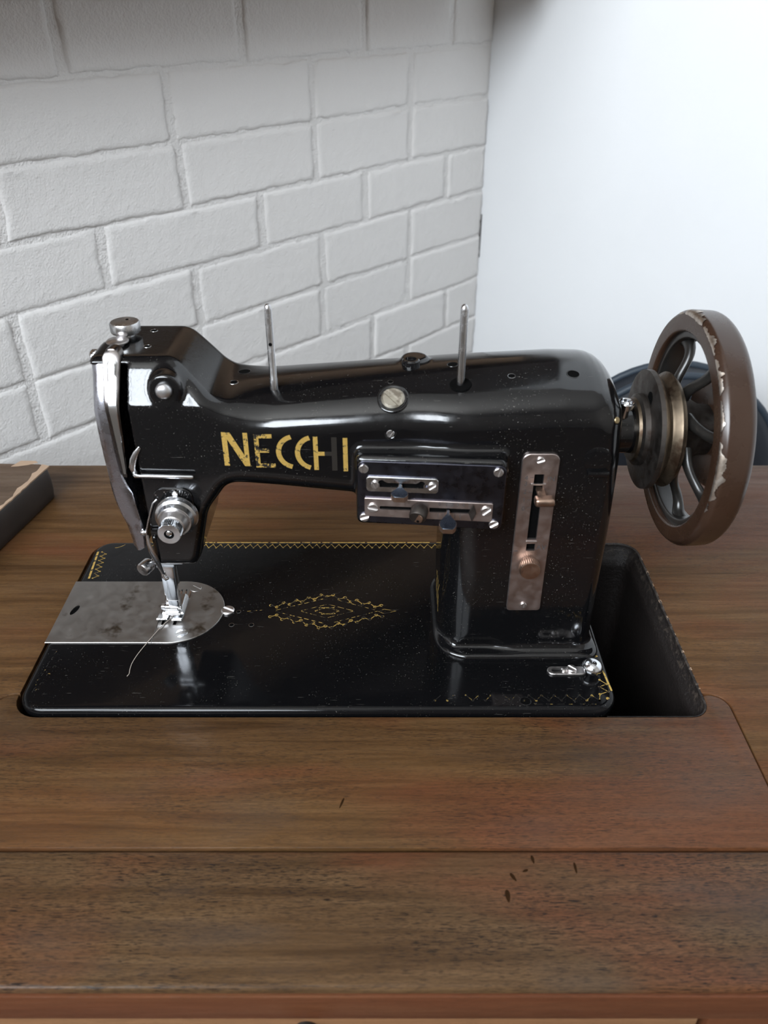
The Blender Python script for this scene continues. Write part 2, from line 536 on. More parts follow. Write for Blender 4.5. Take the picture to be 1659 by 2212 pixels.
mk('wall_right', fixn(roombox(CORNER, CORNER + 60, -4, ROOM_N + 60, FLOOR, CEIL)), M['plaster'], kind='structure')
mk('wall_far_side', fixn(roombox(WIN_S - 100, CORNER, ROOM_N, ROOM_N + 60, FLOOR, CEIL)), M['room'], kind='structure')
a, b = WIN_N; c, d = WIN_Z
mk('wall_back', join(*[fixn(roombox(WIN_S - 100, WIN_S, *q)) for q in ((0, a, FLOOR, CEIL), (b, ROOM_N, FLOOR, CEIL), (a, b, FLOOR, c), (a, b, d, CEIL))]), M['room'], kind='structure')
mid = (a + b) / 2
mk('window_1', join(*[fixn(roombox(WIN_S - 30, WIN_S + 14, *q)) for q in ((a, a + 45, c, d), (b - 45, b, c, d), (a + 45, b - 45, c, c + 45), (a + 45, b - 45, d - 45, d), (mid - 22, mid + 22, c + 45, d - 45))]), M['plaster'], kind='structure')
# unseen wooden boxes added above the view to shade the wall and tint reflections
mk('shade_box_1', fixn(roombox(-1200, CORNER - 110, -4, 135, 378, 560)), M['lower_shade_box'], kind='structure')
mk('shade_box_2', fixn(roombox(-1200, CORNER - 110, -4, 240, 562, 1500)), M['upper_shade_box'], kind='structure')

# painted bricks, one object each, courses 72 mm apart
COURSES = [(-361, -289, [-338, -116, 108, 322, 512]), (-289, -217, [-228, -4, 216, 416]), (-217, -145, [-226, 2, 222, 417]), (-145, -73, [-335, -114, 116, 330, 516]), (-73, 0, [-450, -226, 2, 222, 417]),
           (0, 75, [-450, -227, 7, 228, 418]), (75, 145, [-336, -111, 120, 318, 505]), (145, 217, [-440, -216, 7, 222, 415]),
           (217, 290, [-442, -220, 1, 220, 414]), (290, 362, [-340, -118, 112, 318, 505]), (362, 400, [-440, -220, 2, 220, 414])]
def brick_mesh(s0, s1, z0, z1):
    L, Hh = s1 - s0, z1 - z0
    us = np.array([0, 1.2, 3.2, 8] + list(np.linspace(.08, .92, 22) * L) + [L - 8, L - 3.2, L - 1.2, L])
    us = np.sort(us)
    vs_ = np.array([0, 1.2, 3.2, 7] + list(np.linspace(.18, .82, 7) * Hh) + [Hh - 7, Hh - 3.2, Hh - 1.2, Hh]); vs_ = np.sort(vs_)
    nu, nv = len(us), len(vs_)
    eb, et = np.cumsum(RNG.normal(0, .7, nu)) * .6 + RNG.normal(0, .7, nu), np.cumsum(RNG.normal(0, .7, nu)) * .5 + RNG.normal(0, .5, nu)
    el, er = np.cumsum(RNG.normal(0, .5, nv)), np.cumsum(RNG.normal(0, .5, nv))
    eb, et, el, er = [np.clip(q - q.mean(), -2.2, 2.2) for q in (eb, et, el, er)]
    tilt = RNG.normal(0, .0025, 2); proud = RNG.normal(0, .7)
    V = []
    for j in range(nv):
        for i in range(nu):
            u, v = us[i], vs_[j]
            fu, fv = u / L, v / Hh
            uu = u + el[j] * (1 - fu) ** 6 + er[j] * fu ** 6
            vv = v + eb[i] * (1 - fv) ** 6 + et[i] * fv ** 6
            e = min(u, L - u, v, Hh - v)
            dep = -3.2 * max(0.0, 1 - e / 2.8) ** 1.2
            dep += proud + tilt[0] * (u - L / 2) + tilt[1] * (v - Hh / 2) * 2 + RNG.normal(0, .10) + (RNG.normal(0, .55) if e < 3.3 and e > .1 else 0)
            V.append(room(s0 + uu, dep, z0 + vv))
    F = [[j * nu + i, j * nu + i + 1, (j + 1) * nu + i + 1, (j + 1) * nu + i] for j in range(nv - 1) for i in range(nu - 1)]
    loop = list(range(nu)) + [j * nu + nu - 1 for j in range(1, nv)] + [(nv - 1) * nu + i for i in range(nu - 2, -1, -1)] + [j * nu for j in range(nv - 2, 0, -1)]
    n0 = len(V)
    for k in loop:
        p = np.array(V[k]); V.append(tuple(p - NN * 7))
    m = len(loop)
    F += [[loop[k], n0 + k, n0 + (k + 1) % m, loop[(k + 1) % m]] for k in range(m)]
    V = np.array(V)
    nrm = np.cross(V[F[0][1]] - V[F[0][0]], V[F[0][2]] - V[F[0][0]])
    if nrm @ NN < 0: F = [f[::-1] for f in F]
    return V, F
for z0, z1, js in COURSES:
    js = js + [CORNER + 5]
    for s0, s1 in zip(js, js[1:]):
        gv, gh = RNG.uniform(7, 11) / 2, RNG.uniform(1.2, 4) / 2
        mk('brick', brick_mesh(s0 + gv, s1 - gv, z0 + gh, z1 - gh), M['brick'], wall_left, 60)
# thin dark strip in the corner between the two walls
V = [room(CORNER - 1.2, n, z) for z in (-12, -70) for n in (-3.5, .4)]
mk('corner_dark_strip', (np.array([room(CORNER - 2.0, -4, 35), room(CORNER - .2, 1.2, 35), room(CORNER - .2, 1.2, -38), room(CORNER - 2.0, -4, -38)]), [[0, 1, 2, 3]]), M['engrave'], wall_left)

# ------------------------------------------------------------------ the sewing table
TT = -4.0                       # table top
table = empty('sewing_table', (185, 70, FLOOR), 'brown veneered sewing table with a cut-out that holds the black machine', 'table')
def arc(cx, cy, r, a0, a1, n=8, ry=None):
    return [(cx + r * math.cos(math.radians(t)), cy + (ry or r) * math.sin(math.radians(t))) for t in np.linspace(a0, a1, n)]
OX0, OX1, OY0, OY1 = -2.6, 425.5, -1.8, 180.6
back_outline = [(-270, -90.6), (-16.4, -90.6)] + arc(-4.4, 5.6, 12, 180, 98, 8) + [(OX0, 17.8)] + arc(OX0 + 16, OY1 - 16, 16, 180, 90) + arc(OX1 - 15, OY1 - 15, 15, 90, 0) + \
    [(OX1, 18.2)] + arc(428.4, 5.6, 12, 88, 0, 8) + [(440.4, -90.6), (640, -90.6), (640, 304.4), (-270, 304.4)]
flap_outline = [(-15.3, -90.6), (439.3, -90.6)] + arc(428.4, 5.4, 10.9, 0, 88, 8) + [(OX1 + .2, 15.5)] + arc(OX1 - 12, OY0 + 12, 12, 0, -90) + arc(OX0 + 17, OY0 + 17, 17, 270, 180) + [(OX0, 16.2)] + arc(-4.4, 5.4, 10.9, 98, 180, 8)
front_outline = [(-270, -160.8), (640, -160.8), (640, -91.7), (-270, -91.7)]
def board(outline, t=20, b=.4):
    return loft(outline, [(0, TT - t), (0, TT - b), (b * .35, TT - b * .3), (b, TT)])
mk('table_top', board(back_outline), M['wood_main'], table, 40)
mk('front_flap', board(flap_outline), M['wood_flap'], table, 40, label='loose panel of the table top in front of the machine')
mk('front_strip', loft(front_outline, [(0, TT - 21), (0, TT - 3), (.5, TT - 1.2), (1.6, TT - .3), (3.0, TT)]), M['wood_front'], table, 40)
mk('front_edge_band', bevbox((185, -161.6, TT - 13), (454.8, 1.0, 9.6), .4), M['wood_edge'], table, 40)
# well behind the cut-out: painted lining of the cut edge, then the deeper box
lin = np.array(arc(OX1 - 15, OY1 - 15, 15, 90, 0) + [(OX1, 100), (OX1, 20)] + arc(OX1 - 12, OY0 + 12, 12, 0, -90) + [(360, OY0), (360, OY1)])
def open_strip(path, offs, mat, name, parent, smooth=50):
    """a wall strip that follows a path; offs = (inward, z) pairs"""
    P = np.asarray(path, float); T = np.gradient(P, axis=0); T /= np.linalg.norm(T, axis=1)[:, None]
    N = np.c_[T[:, 1], -T[:, 0]]
    V, F, n = [], [], len(P)
    for d, z in offs:
        for p, q in zip(P, N): V.append((p[0] + q[0] * d, p[1] + q[1] * d, z))
    for k in range(len(offs) - 1):
        for i in range(n - 1): F.append([k * n + i, k * n + i + 1, (k + 1) * n + i + 1, (k + 1) * n + i])
    return mk(name, (np.array(V), F), mat, parent, smooth)
edge_path = [(362, OY1)] + arc(OX1 - 15, OY1 - 15, 15, 90, 0, 10) + [(OX1, y) for y in np.linspace(150, 24, 26)] + arc(OX1 - 12, OY0 + 12, 12, 0, -90, 10) + [(362, OY0)]
edge_path = np.array(edge_path)
open_strip(edge_path, [(.05, TT + .15), (1.2, TT - .6), (1.6, TT - 5), (2.6, TT - 6), (2.8, TT - 11), (4.6, TT - 12.5), (5.0, TT - 21), (5.0, TT - 150)], M['well_edge'], 'well_lining', table)
mk('well_box', join(bevbox((432, 89, TT - 90), (4, 105, 68), 0), bevbox((210, 193, TT - 90), (226, 4, 68), 0), bevbox((210, -14, TT - 90), (226, 4, 68), 0), bevbox((-14, 89, TT - 90), (4, 107, 68), 0), bevbox((210, 89, TT - 162), (230, 110, 4), 0)), M['well'], table)
M['worn_grey'] = plain('worn_grey_edge', (.075, .055, .042), .7, .4, 200)
# worn spots along the rim of the cut-out
for k in range(34):
    y = 22 + k * 4.3 + random.uniform(-2, 2); w = random.uniform(.8, 4.2); d_ = random.uniform(.3, 1.1)
    up_ = [(OX1 + random.uniform(.2, 1.0) * d_, y + w * q) for q in (.1, .35, .6, .85)]
    dn_ = [(OX1 - random.uniform(.3, 1.2) * d_, y + w * q) for q in (1.0, .7, .4, .0)]
    V = np.array([(p[0], p[1], TT + .16 if p[0] > OX1 else TT - .55 * (OX1 - p[0]) + .2) for p in up_ + dn_])
    mk('worn_chip', (V, [[0, 1, 6, 7], [1, 2, 5, 6], [2, 3, 4, 5]]), M['bare_wood'] if k % 4 == 0 else M['worn_grey'], table)
# carcass, drawer, legs
mk('apron', join(bevbox((185, -140, TT - 62), (440, 6, 40), 1), bevbox((185, 285, TT - 62), (440, 8, 40), 1), bevbox((-255, 70, TT - 62), (8, 212, 40), 1), bevbox((625, 70, TT - 62), (8, 212, 40), 1)), M['wood_dark'], table)
drawer = mk('drawer', bevbox((166, -153, TT - 62), (205.5, 7.6, 38), 1.5), M['wood_pale'], table, 40)
mk('drawer_knob', lathe([(5, 0), (5, 8), (11, 11), (13, 15), (11.5, 20), (6, 23), (0, 24)], (190, -159, TT - 34), (0, -1, 0), 24), M['spoke'], drawer, 60, label='dark round knob')
mk('rail', bevbox((508, -153, TT - 62), (132, 7.4, 38), 1.2), M['wood_edge'], table, 40)
for x, y in ((-250, -138), (620, -138), (-250, 285), (620, 285)):
    mk('leg', loft(rrect(x - 22, x + 22, y - 22, y + 22, 4, 3), [(6, FLOOR), (0, TT - 180), (0, TT - 25)]), M['wood_dark'], table, 40)

# bruises and dents in the veneer
def dent(x, y, l, w, ang):
    ca, sa = math.cos(ang), math.sin(ang)
    P = [(l * math.cos(t), w * math.sin(t) * (1 + .3 * math.cos(t))) for t in np.linspace(0, 2 * math.pi, 12, endpoint=False)]
    return np.array([(x + ca * p - sa * q, y + sa * p + ca * q, TT + .05) for p, q in P]), [list(range(12))]
for q in ((301.7, -97.3, 2.4, .8, 1.7), (322.5, -102, 3.2, .7, 1.6), (297, -103.5, 1.6, .7, .4), (290.5, -107, 2.6, .9, 2.1), (286.5, -117, 3.4, 1.2, 1.6), (203, -63.5, 3.6, .6, 1.25)):
    mk('dent', dent(*q), M['dent'], table)

# ------------------------------------------------------------------ loose board with a torn veneer edge at the left
lid = empty('loose_lid', (-150, 160, TT), 'worn wooden lid with torn pale veneer edge lying at the left of the table', 'lid')
ed = np.array([-.205, -.979]); ed /= np.linalg.norm(ed)
A0 = np.array([-57.0, 255.0])
B0 = A0 + ed * 240
lid_outline = fillet_poly([(A0[0], A0[1], 9), (-262, 262, 6), (-262, B0[1], 6), (B0[0], B0[1], 9)][::-1])
mk('board', loft(lid_outline, [(1.5, TT), (0, TT + 1.5), (-.8, TT + 8), (-.9, TT + 18), (0, TT + 26.5), (.8, TT + 28.8), (2.0, TT + 30)]), M['lid_edge'], lid, 40)
mk('lid_veneer', loft(inset(lid_outline[::-1] if area2(lid_outline) < 0 else lid_outline, 2.0), [(0, TT + 29.6), (0, TT + 30.4)]), M['lid'], lid, 40)
en = np.array([-ed[1], ed[0]]);  en = en if en[0] < 0 else -en
strip = []
ts = np.linspace(4, 236, 60)
inner = [3.9 + (2.2 if t < 22 else 0) - (2.2 if 52 < t < 70 else 0) + .9 * math.sin(t * .33) + random.uniform(-.5, .5) for t in ts]
outer = [.3 + random.uniform(-.2, .5) for t in ts]
V, F = [], []
for t, i_, o_ in zip(ts, inner, outer):
    p = A0 + ed * t
    q = p + en * o_; V.append((q[0], q[1], TT + 29.1)); V.append((q[0], q[1], TT + 30.2))
    q = p + en * i_; V.append((q[0], q[1], TT + 31.0)); V.append((q[0], q[1], TT + 30.3))
for k in range(len(ts) - 1):
    a_, b_ = 4 * k, 4 * k + 4
    F += [[a_, b_, b_ + 1, a_ + 1], [a_ + 1, b_ + 1, b_ + 2, a_ + 2], [a_ + 2, b_ + 2, b_ + 3, a_ + 3]]
mk('torn_edge', (np.array(V), F), M['bare_wood'], lid, 30, label='torn pale strip of bare wood')
tp_ = fill2d([(-72, 259.0), (-85, 259.3), (-90, 249), (-84, 249.5), (-76, 252), (-69, 255.5)])
mk('torn_patch', (np.c_[tp_[0], np.full(len(tp_[0]), TT + 30.6)], tp_[1]), M['bare_wood'], lid)

# ------------------------------------------------------------------ soft case standing on the floor behind the table
bag = empty('padded_case', (586, 572, FLOOR), 'dark blue rounded padded case standing behind the table, beyond the hand wheel', 'case')
BT = -24.0                        # top of its arch
def case_outline(w, top):
    P = [(-w, FLOOR)] + [(-w * (1 - (k / 12.0) ** 1.5 * .10), FLOOR + (top - 120 - FLOOR) * k / 12.0) for k in range(1, 12)]
    R = w * .92
    return [(R * math.cos(t) * (1 - .02 * math.sin(t)), top - 128 + 128 * math.sin(t)) if math.sin(t) > 0 else None for t in np.linspace(math.pi - 1e-6, 1e-6, 28)]
arch = [p for p in case_outline(146, BT) if p]
outl = [(-125, FLOOR + 2), (-128, -400)] + arch + [(128, -400), (125, FLOOR + 2)]
bx, by = 586.0, 572.0
def case_ring(scale, y):
    return [(bx + p[0] * scale, y, p[1] if p[1] < -300 else -300 + (p[1] + 300) * (scale * .5 + .5)) for p in outl]
prof = [(.80, by - 34), (.92, by - 31), (.98, by - 26), (1.0, by - 18), (1.0, by + 16), (.97, by + 24), (.9, by + 28)]
V, F = [], []
for sc, y in prof: V += case_ring(sc, y)
n = len(outl)
for k in range(len(prof) - 1):
    for i in range(n):
        j = (i + 1) % n; F.append([k * n + i, k * n + j, (k + 1) * n + j, (k + 1) * n + i])
F += [list(range(n))[::-1], [(len(prof) - 1) * n + i for i in range(n)]]
mk('body', (np.array(V), F), M['navy'], bag, 50)
for y, sc in ((by - 20, 1.005), (by + 16, 1.005)):
    mk('piping', tube([(p[0], p[1], p[2]) for p in case_ring(sc, y)], 5.0, 8), M['navy_trim'], bag, 180)

# ------------------------------------------------------------------ the machine's casting: a distance field meshed with surface nets
OUT=fillet_poly([(262,-4,0),(262,108,13),(235,114,30),(164,122,30),(135,124.5,11),(121,106,25),(112.5,72,4),(109,66.5,3),(84,66.5,3),(84,92,0),(64,98,3),(64,198,3),
 (110,198,14),(133,176.5,15),(150,177.5,20),(234,183.5,60),(325,188.5,60),(358,188,24),(361,140,20),(361,-4,0)],6)
def poly_sd(px,pz,V):
    if px.ndim==1 and px.size<3000:
        A=V; E=np.roll(V,1,0)-V; wx=px[:,None]-A[:,0]; wz=pz[:,None]-A[:,1]
        t=np.clip((wx*E[:,0]+wz*E[:,1])/np.maximum(1e-9,(E*E).sum(1)),0,1)
        dd=((wx-E[:,0]*t)**2+(wz-E[:,1]*t)**2).min(1)
        c1=wz>=0; c2=pz[:,None]<np.roll(V,1,0)[:,1]; c3=E[:,0]*wz>E[:,1]*wx
        fl=((c1&c2&c3)|(~c1&~c2&~c3)).sum(1)
        return np.where(fl%2==1,-1.0,1.0)*np.sqrt(dd)
    d=np.full(px.shape,1e9,np.float32); s=np.ones(px.shape,np.float32); n=len(V)
    for i in range(n):
        a=V[i]; b=V[i-1]; e=b-a; wx=px-a[0]; wz=pz-a[1]
        t=np.clip((wx*e[0]+wz*e[1])/max(1e-9,float(e@e)),0,1)
        bx=wx-e[0]*t; bz=wz-e[1]*t; d=np.minimum(d,bx*bx+bz*bz)
        c1=pz>=a[1]; c2=pz<b[1]; c3=e[0]*wz>e[1]*wx
        s=np.where((c1&c2&c3)|(~c1&~c2&~c3),-s,s)
    return s*np.sqrt(d)
def sst(x,a,b):
    t=np.clip((x-a)/(b-a),0,1); return t*t*(3-2*t)
def smin(a,b,k):
    h=np.maximum(k-np.abs(a-b),0)/k; return np.minimum(a,b)-h*h*k*.25
def rbox(x,y,z,c,h,r):
    qx=np.abs(x-c[0])-h[0]+r; qy=np.abs(y-c[1])-h[1]+r; qz=np.abs(z-c[2])-h[2]+r
    return np.sqrt(np.maximum(qx,0)**2+np.maximum(qy,0)**2+np.maximum(qz,0)**2)+np.minimum(np.maximum(qx,np.maximum(qy,qz)),0)-r
def cyl_y(x,y,z,cx,cz,r,y0,y1,e):
    q1=np.sqrt((x-cx)**2+(z-cz)**2)-r+e; q2=np.abs(y-(y0+y1)/2)-(y1-y0)/2+e
    return np.sqrt(np.maximum(q1,0)**2+np.maximum(q2,0)**2)+np.minimum(np.maximum(q1,q2),0)-e
def cyl_z(x,y,z,cx,cy,r,z0,z1,e):
    return cyl_y(x,z,y,cx,cy,r,z0,z1,e)
def lean_sd(z):
    q=(z-175.5)*0.62; return .5*(q+np.sqrt(q*q+.5))
def body_sd(x,y,z):
    dome=sst(x,128,165)*sst(z,138,175)
    zz=z+dome*0.0062*(y-92)**2
    d2=poly_sd(x,zz,OUT)
    t1=sst(x,112,150); t2=sst(x,235,275)
    f=56-2.5*t1-3.5*t2+lean_sd(z)*(1-sst(x,118,142)); b=125-1*t1+8*t2
    low=1-sst(z,95,150); colw=sst(x,240,262)*low
    rr=(5.5*(1-t1)+13*t1)
    rr=rr*(1-colw)+colw*(22*(1-sst(x,290,325))+9*sst(x,290,325))
    dy=np.abs(y-(f+b)/2)-(b-f)/2
    # back-left corner of the head is cut round in plan
    q1=np.maximum(d2+rr,0); q2=np.maximum(dy+rr,0)
    d=np.sqrt(q1*q1+q2*q2)+np.minimum(np.maximum(d2+rr,dy+rr),0)-rr
    d=np.maximum(d,-(x-63.7)*0.91+(y-89.8)*0.414)
    # flange at the column's foot
    rf=22-12*sst(x,295,325)
    a1=np.abs(x-313)-53.5+rf; a2=np.abs(y-90)-47.5+rf
    fl=np.sqrt(np.maximum(a1,0)**2+np.maximum(a2,0)**2)+np.minimum(np.maximum(a1,a2),0)-rf
    b1=np.maximum(fl+3,0); b2=np.maximum(np.abs(z)-4+3,0)
    fl=np.sqrt(b1*b1+b2*b2)+np.minimum(np.maximum(fl+3,np.abs(z)-1),0)-3
    d=smin(d,fl,7.0)
    # raised pad behind the selector panel
    d=smin(d,rbox(x,y+0.0741*(x-211),z,(252.0,70,129.2),(41.8,26.8,22.4),3.5),4.0)
    # boss of the round button, small boss of the oil cup at the back
    d=smin(d,cyl_y(x,y,z,107.5,185,9.0,56.5,80,1.2),3.0)
    d=smin(d,cyl_z(x,y,z,244,104,7.5,150,185.5,1.5),4.0)
    # slot of the take-up lever
    d=np.maximum(d,-rbox(x,y,z,(70.0,62,143),(15.7,36,51.5),1.0))
    return d

def field(P):
    P = np.asarray(P, float)
    return body_sd(P[:, 0], P[:, 1], P[:, 2])
def grad(P, e=.25):
    g = np.stack([field(P + e * k) - field(P - e * k) for k in np.eye(3)], 1)
    return g / (np.linalg.norm(g, axis=1)[:, None] + 1e-9)
def surface_net(lo, hi, step):
    ax = [np.arange(lo[k], hi[k] + step, step) for k in range(3)]
    nx, ny, nz = map(len, ax)
    X, Y, Z = np.meshgrid(*[q.astype(np.float32) for q in ax], indexing='ij')
    # coarse pass first, the fine field only near the surface
    k = 5
    Dc = body_sd(X[::k, ::k, ::k], Y[::k, ::k, ::k], Z[::k, ::k, ::k])
    D = np.repeat(np.repeat(np.repeat(Dc, k, 0), k, 1), k, 2)[:nx, :ny, :nz].copy()
    if k // 2: D = np.roll(D, (k // 2,) * 3, (0, 1, 2)); D[:k // 2] = 9; D[:, :k // 2] = 9; D[:, :, :k // 2] = 9
    near = np.abs(D) < k * step * 1.6 + 1.5
    D[near] = body_sd(X[near], Y[near], Z[near])
    S = D < 0
    cs = sum(S[i:nx - 1 + i, j:ny - 1 + j, k:nz - 1 + k].astype(np.int8) for i in (0, 1) for j in (0, 1) for k in (0, 1))
    act = (cs > 0) & (cs < 8)
    ids = np.full(act.shape, -1, np.int64); ci = np.argwhere(act); ids[act] = np.arange(len(ci))
    acc = np.zeros((len(ci), 3)); cnt = np.zeros(len(ci))
    cor = [(i, j, k) for i in (0, 1) for j in (0, 1) for k in (0, 1)]
    for a_ in range(8):
        for b_ in range(a_ + 1, 8):
            A, B = cor[a_], cor[b_]
            if sum(abs(p - q) for p, q in zip(A, B)) != 1: continue
            da = D[ci[:, 0] + A[0], ci[:, 1] + A[1], ci[:, 2] + A[2]]; db = D[ci[:, 0] + B[0], ci[:, 1] + B[1], ci[:, 2] + B[2]]
            m = (da < 0) != (db < 0)
            t = np.where(m, da / np.where(m, da - db, 1), 0)
            acc[m] += (np.array(A) + t[:, None] * (np.array(B) - np.array(A)))[m]; cnt[m] += 1
    V = np.array(lo) + (ci + acc / cnt[:, None]) * step
    F = []
    for axis in range(3):
        o1, o2 = [(1, 2), (2, 0), (0, 1)][axis]
        sl0 = [slice(None)] * 3; sl1 = [slice(None)] * 3
        sl0[axis] = slice(0, -1); sl1[axis] = slice(1, None)
        A, B = S[tuple(sl0)], S[tuple(sl1)]
        for flip, mask in ((False, A & ~B), (True, ~A & B)):
            e = np.argwhere(mask)
            e = e[(e[:, o1] > 0) & (e[:, o2] > 0) & (e[:, o1] < S.shape[o1] - 1) & (e[:, o2] < S.shape[o2] - 1)]
            q = []
            for d1, d2 in ((-1, -1), (0, -1), (0, 0), (-1, 0)):
                c_ = e.copy(); c_[:, o1] += d1; c_[:, o2] += d2
                q.append(ids[c_[:, 0], c_[:, 1], c_[:, 2]])
            q = np.stack(q, 1)
            F.append(q[:, ::-1] if flip else q)
    F = np.vstack(F); F = F[(F >= 0).all(1)]
    for _ in range(2):
        d = field(V); V = V - grad(V) * np.clip(d, -step, step)[:, None] * .8
    return V, F
def front_y(x, z):
    """where the casting's front surface lies at (x, z)"""
    x = np.atleast_1d(np.asarray(x, float)); z = np.atleast_1d(np.asarray(z, float)); y = np.full(x.shape, 34.0)
    for _ in range(40): y = y + np.clip(body_sd(x, y, z), -.5, 4) * .8
    return y
def top_z(x, y):
    x = np.atleast_1d(np.asarray(x, float)); y = np.atleast_1d(np.asarray(y, float)); z = np.full(x.shape, 226.0)
    for _ in range(70): z = z - np.clip(body_sd(x, y, z), -.5, 4) * .8
    return z

# ------------------------------------------------------------------ the sewing machine
sm = empty('sewing_machine', (185, 89, TT), 'black enamelled vintage sewing machine with gold lettering and large hand wheel', 'sewing machine')
def halfdisc(r, g, ang, n=12):
    a0 = math.asin(g / r); out = []
    for a in np.linspace(a0, math.pi - a0, n): out.append((r * math.cos(a), r * math.sin(a)))
    c, s = math.cos(ang), math.sin(ang)
    return np.array([(c * x - s * y, s * x + c * y) for x, y in out])
def screw(c, n, r, ang, t=None, up=(0, 0, 1)):
    """slotted screw head: two half discs on a lower disc"""
    c = np.asarray(c, float); u, v, w = frame(n, up); t = t or r * .4
    put = lambda a_, b_, h: c + u * a_ + v * b_ + w * h
    base = lathe([(0, -.6), (r * .97, -.6), (r * .97, t * .35), (0, t * .35)], c, n, 20, up)
    return join(base, plate(halfdisc(r, r * .13, ang), [], t, put, r * .16), plate(halfdisc(r, r * .13, ang + math.pi), [], t, put, r * .16))
def hole(c, n, r, name, parent, rim=None):
    """a countersunk hole: bright bevelled lip around a dark bottom"""
    c = np.asarray(c, float)
    o = mk(name, lathe([(r * 1.18, -.25), (r * 1.10, .12), (r * .98, .10), (r * .92, -.2)], c, n, 20), rim or M['steel'], parent, 60)
    mk('hole_shade_disc', lathe([(0, -.2), (r * .98, -.2), (r * .97, .07), (0, .05)], c, n, 20), M['dark'], o)
    return o

# --- casting
V, F = surface_net((58, 34, -6), (372, 146, 206), 1.3)
body = mk('arm_and_column', (V, F), M['black'], sm, 180)

# --- bed
bed_outline = fillet_poly([(0, 0, 17), (370, 0, 16), (370, 178, 14), (0, 178, 14)], 12)
bed = mk('bed', loft(bed_outline, [(2, -9), (.4, -7.5)] + [(4.2 - 4.2 * math.cos(a_), -4.2 + 4.2 * math.sin(a_)) for a_ in np.linspace(-.2, math.pi / 2, 10)]), M['bed'], sm, 30)
def onbed(x, y): return (x, y, .06)
# --- needle plate and slide plate
def onplate(z0): return lambda u, v, w: (u, v, z0 + w)
slide = [(-.6, 59.2), (70.4, 59.2), (70.4, 125.2), (-.6, 125.2)]
leaf = [(9.0 + 2.1 * math.cos(t) * (1 if abs(math.sin(t)) < .9 else .7) + 1.25 * math.sin(t), 92.6 + 5.2 * math.sin(t)) for t in np.linspace(0, 2 * math.pi, 18, endpoint=False)]
sp = mk('slide_plate', plate(slide, [leaf], .9, onplate(0.02), .25), M['plate'], sm, 30)
mk('finger_hole', (np.array([(p[0], p[1], .08) for p in leaf]), [list(range(len(leaf)))]), M['dark'], sp)
npl = [(70.55, 59.2)] + arc(80.5, 92.2, 33.2, -90, 90, 26) + [(70.55, 125.2)]
slots = [rrect(73.0, 74.9, 77, 83, .4, 2), rrect(81.0, 83.2, 77, 83, .4, 2), rrect(79.2, 80.4, 97, 116, .3, 2), rrect(82.4, 83.6, 97, 116, .3, 2), rrect(85.6, 86.8, 97, 112, .3, 2)]
nplate = mk('needle_plate', plate(npl, slots, .9, onplate(0.02), .3), M['plate'], sm, 30)
for x0, x1 in ((79.2, 80.4), (82.4, 83.6), (85.6, 86.8)):
    mk('feed_dog', bevbox(((x0 + x1) / 2, 105.5, .9), (.45, 7.5, .75), .15), M['copper'], nplate)
for x0, x1 in ((73.0, 74.9), (81.0, 83.2)):
    mk('slot_bottom', (np.array([(x0 - .2, 76.8, .1), (x1 + .2, 76.8, .1), (x1 + .2, 83.2, .1), (x0 - .2, 83.2, .1)]), [[0, 1, 2, 3]]), M['dark'], nplate)
mk('screw', screw((89.2, 117, .55), (0, 0, 1), 4.6, 2.55, .7, (0, 1, 0)), M['plate'], nplate, 40)
mk('screw', screw((88.8, 68.5, .55), (0, 0, 1), 4.6, .55, .7, (0, 1, 0)), M['steel'], nplate, 40)
mk('latch_screw', screw((116.4, 92.4, .3), (0, 0, 1), 4.7, 2.65, 1.5, (0, 1, 0)), M['nickel'], sm, 40)
for x, y, r in ((124, 91.8, 1.5), (121.2, 77.9, 1.7), (134.8, 77.9, 1.7)): hole((x, y, 0), (0, 0, 1), r, 'bed_hole', bed)
hole((312.9, 7.6, 0), (0, 0, 1), 3.2, 'bed_hole', bed, M['black'])
# --- knee-lift catch at the front right of the bed
ct = mk('catch', plate(np.vstack([capsule(334, 352, 32.8, 3.6)]), [capsule(334.5, 341, 32.8, 1.5)], 1.4, onplate(.05), .3), M['nickel'], sm, 40)
mk('screw', screw((346.0, 33.0, 1.3), (0, 0, 1), 3.2, 2.4, 2.0, (0, 1, 0)), M['nickel'], ct, 40)
mk('pin', lathe([(2.0, 0), (2.0, 1.9), (1.4, 2.3), (0, 2.4)], (341.2, 33, .3), (0, 0, 1), 16), M['nickel'], ct, 50)
mk('ball', lathe([(3.0, 0), (3.4, 1.2), (6.2, 2.4), (6.7, 4.2), (6.2, 6.2), (4.6, 8.0), (2.4, 9.0), (0, 9.3)], (358.8, 32.6, 0), (0, 0, 1), 28), M['chrome'], ct, 60)

# --- gold ornament on the bed
def zig(path_pts, w, r, put):
    parts = [stroke([p, q], w, put) for p, q in zip(path_pts, path_pts[1:])]
    parts += [dot(p[0], p[1], r, put) for p in path_pts]
    return parts
parts = []
xs = 33.0
for x1 in (46, 93, 135, 160, 176, 211, 243, 262):
    parts.append(stroke([(xs, 175.6), (x1, 175.6)], 1.3, onbed)); xs = x1 + 1.4
pts, k = [], 0
for x in np.arange(34, 270, 2.9):
    pts.append((x, 172.9 if k % 2 == 0 else 168.6)); k += 1
parts += zig(pts, .42, .72, onbed)
parts.append(stroke([(4.3, 163.5), (7.4, 129.5)], 1.5, onbed))
pts = []
for k in range(13):
    y = 163 - k * 2.75; pts.append(((7.4 + k * .22) + (3.6 if k % 2 else 0), y))
parts += zig(pts, .42, .7, onbed)
parts += [stroke([(16 + 7 * t, 168.5 + 4.5 * t * t) for t in np.linspace(0, 1, 5)], .45, onbed)]
mk('gold_border', join(*parts), M['gold_dull'], bed)
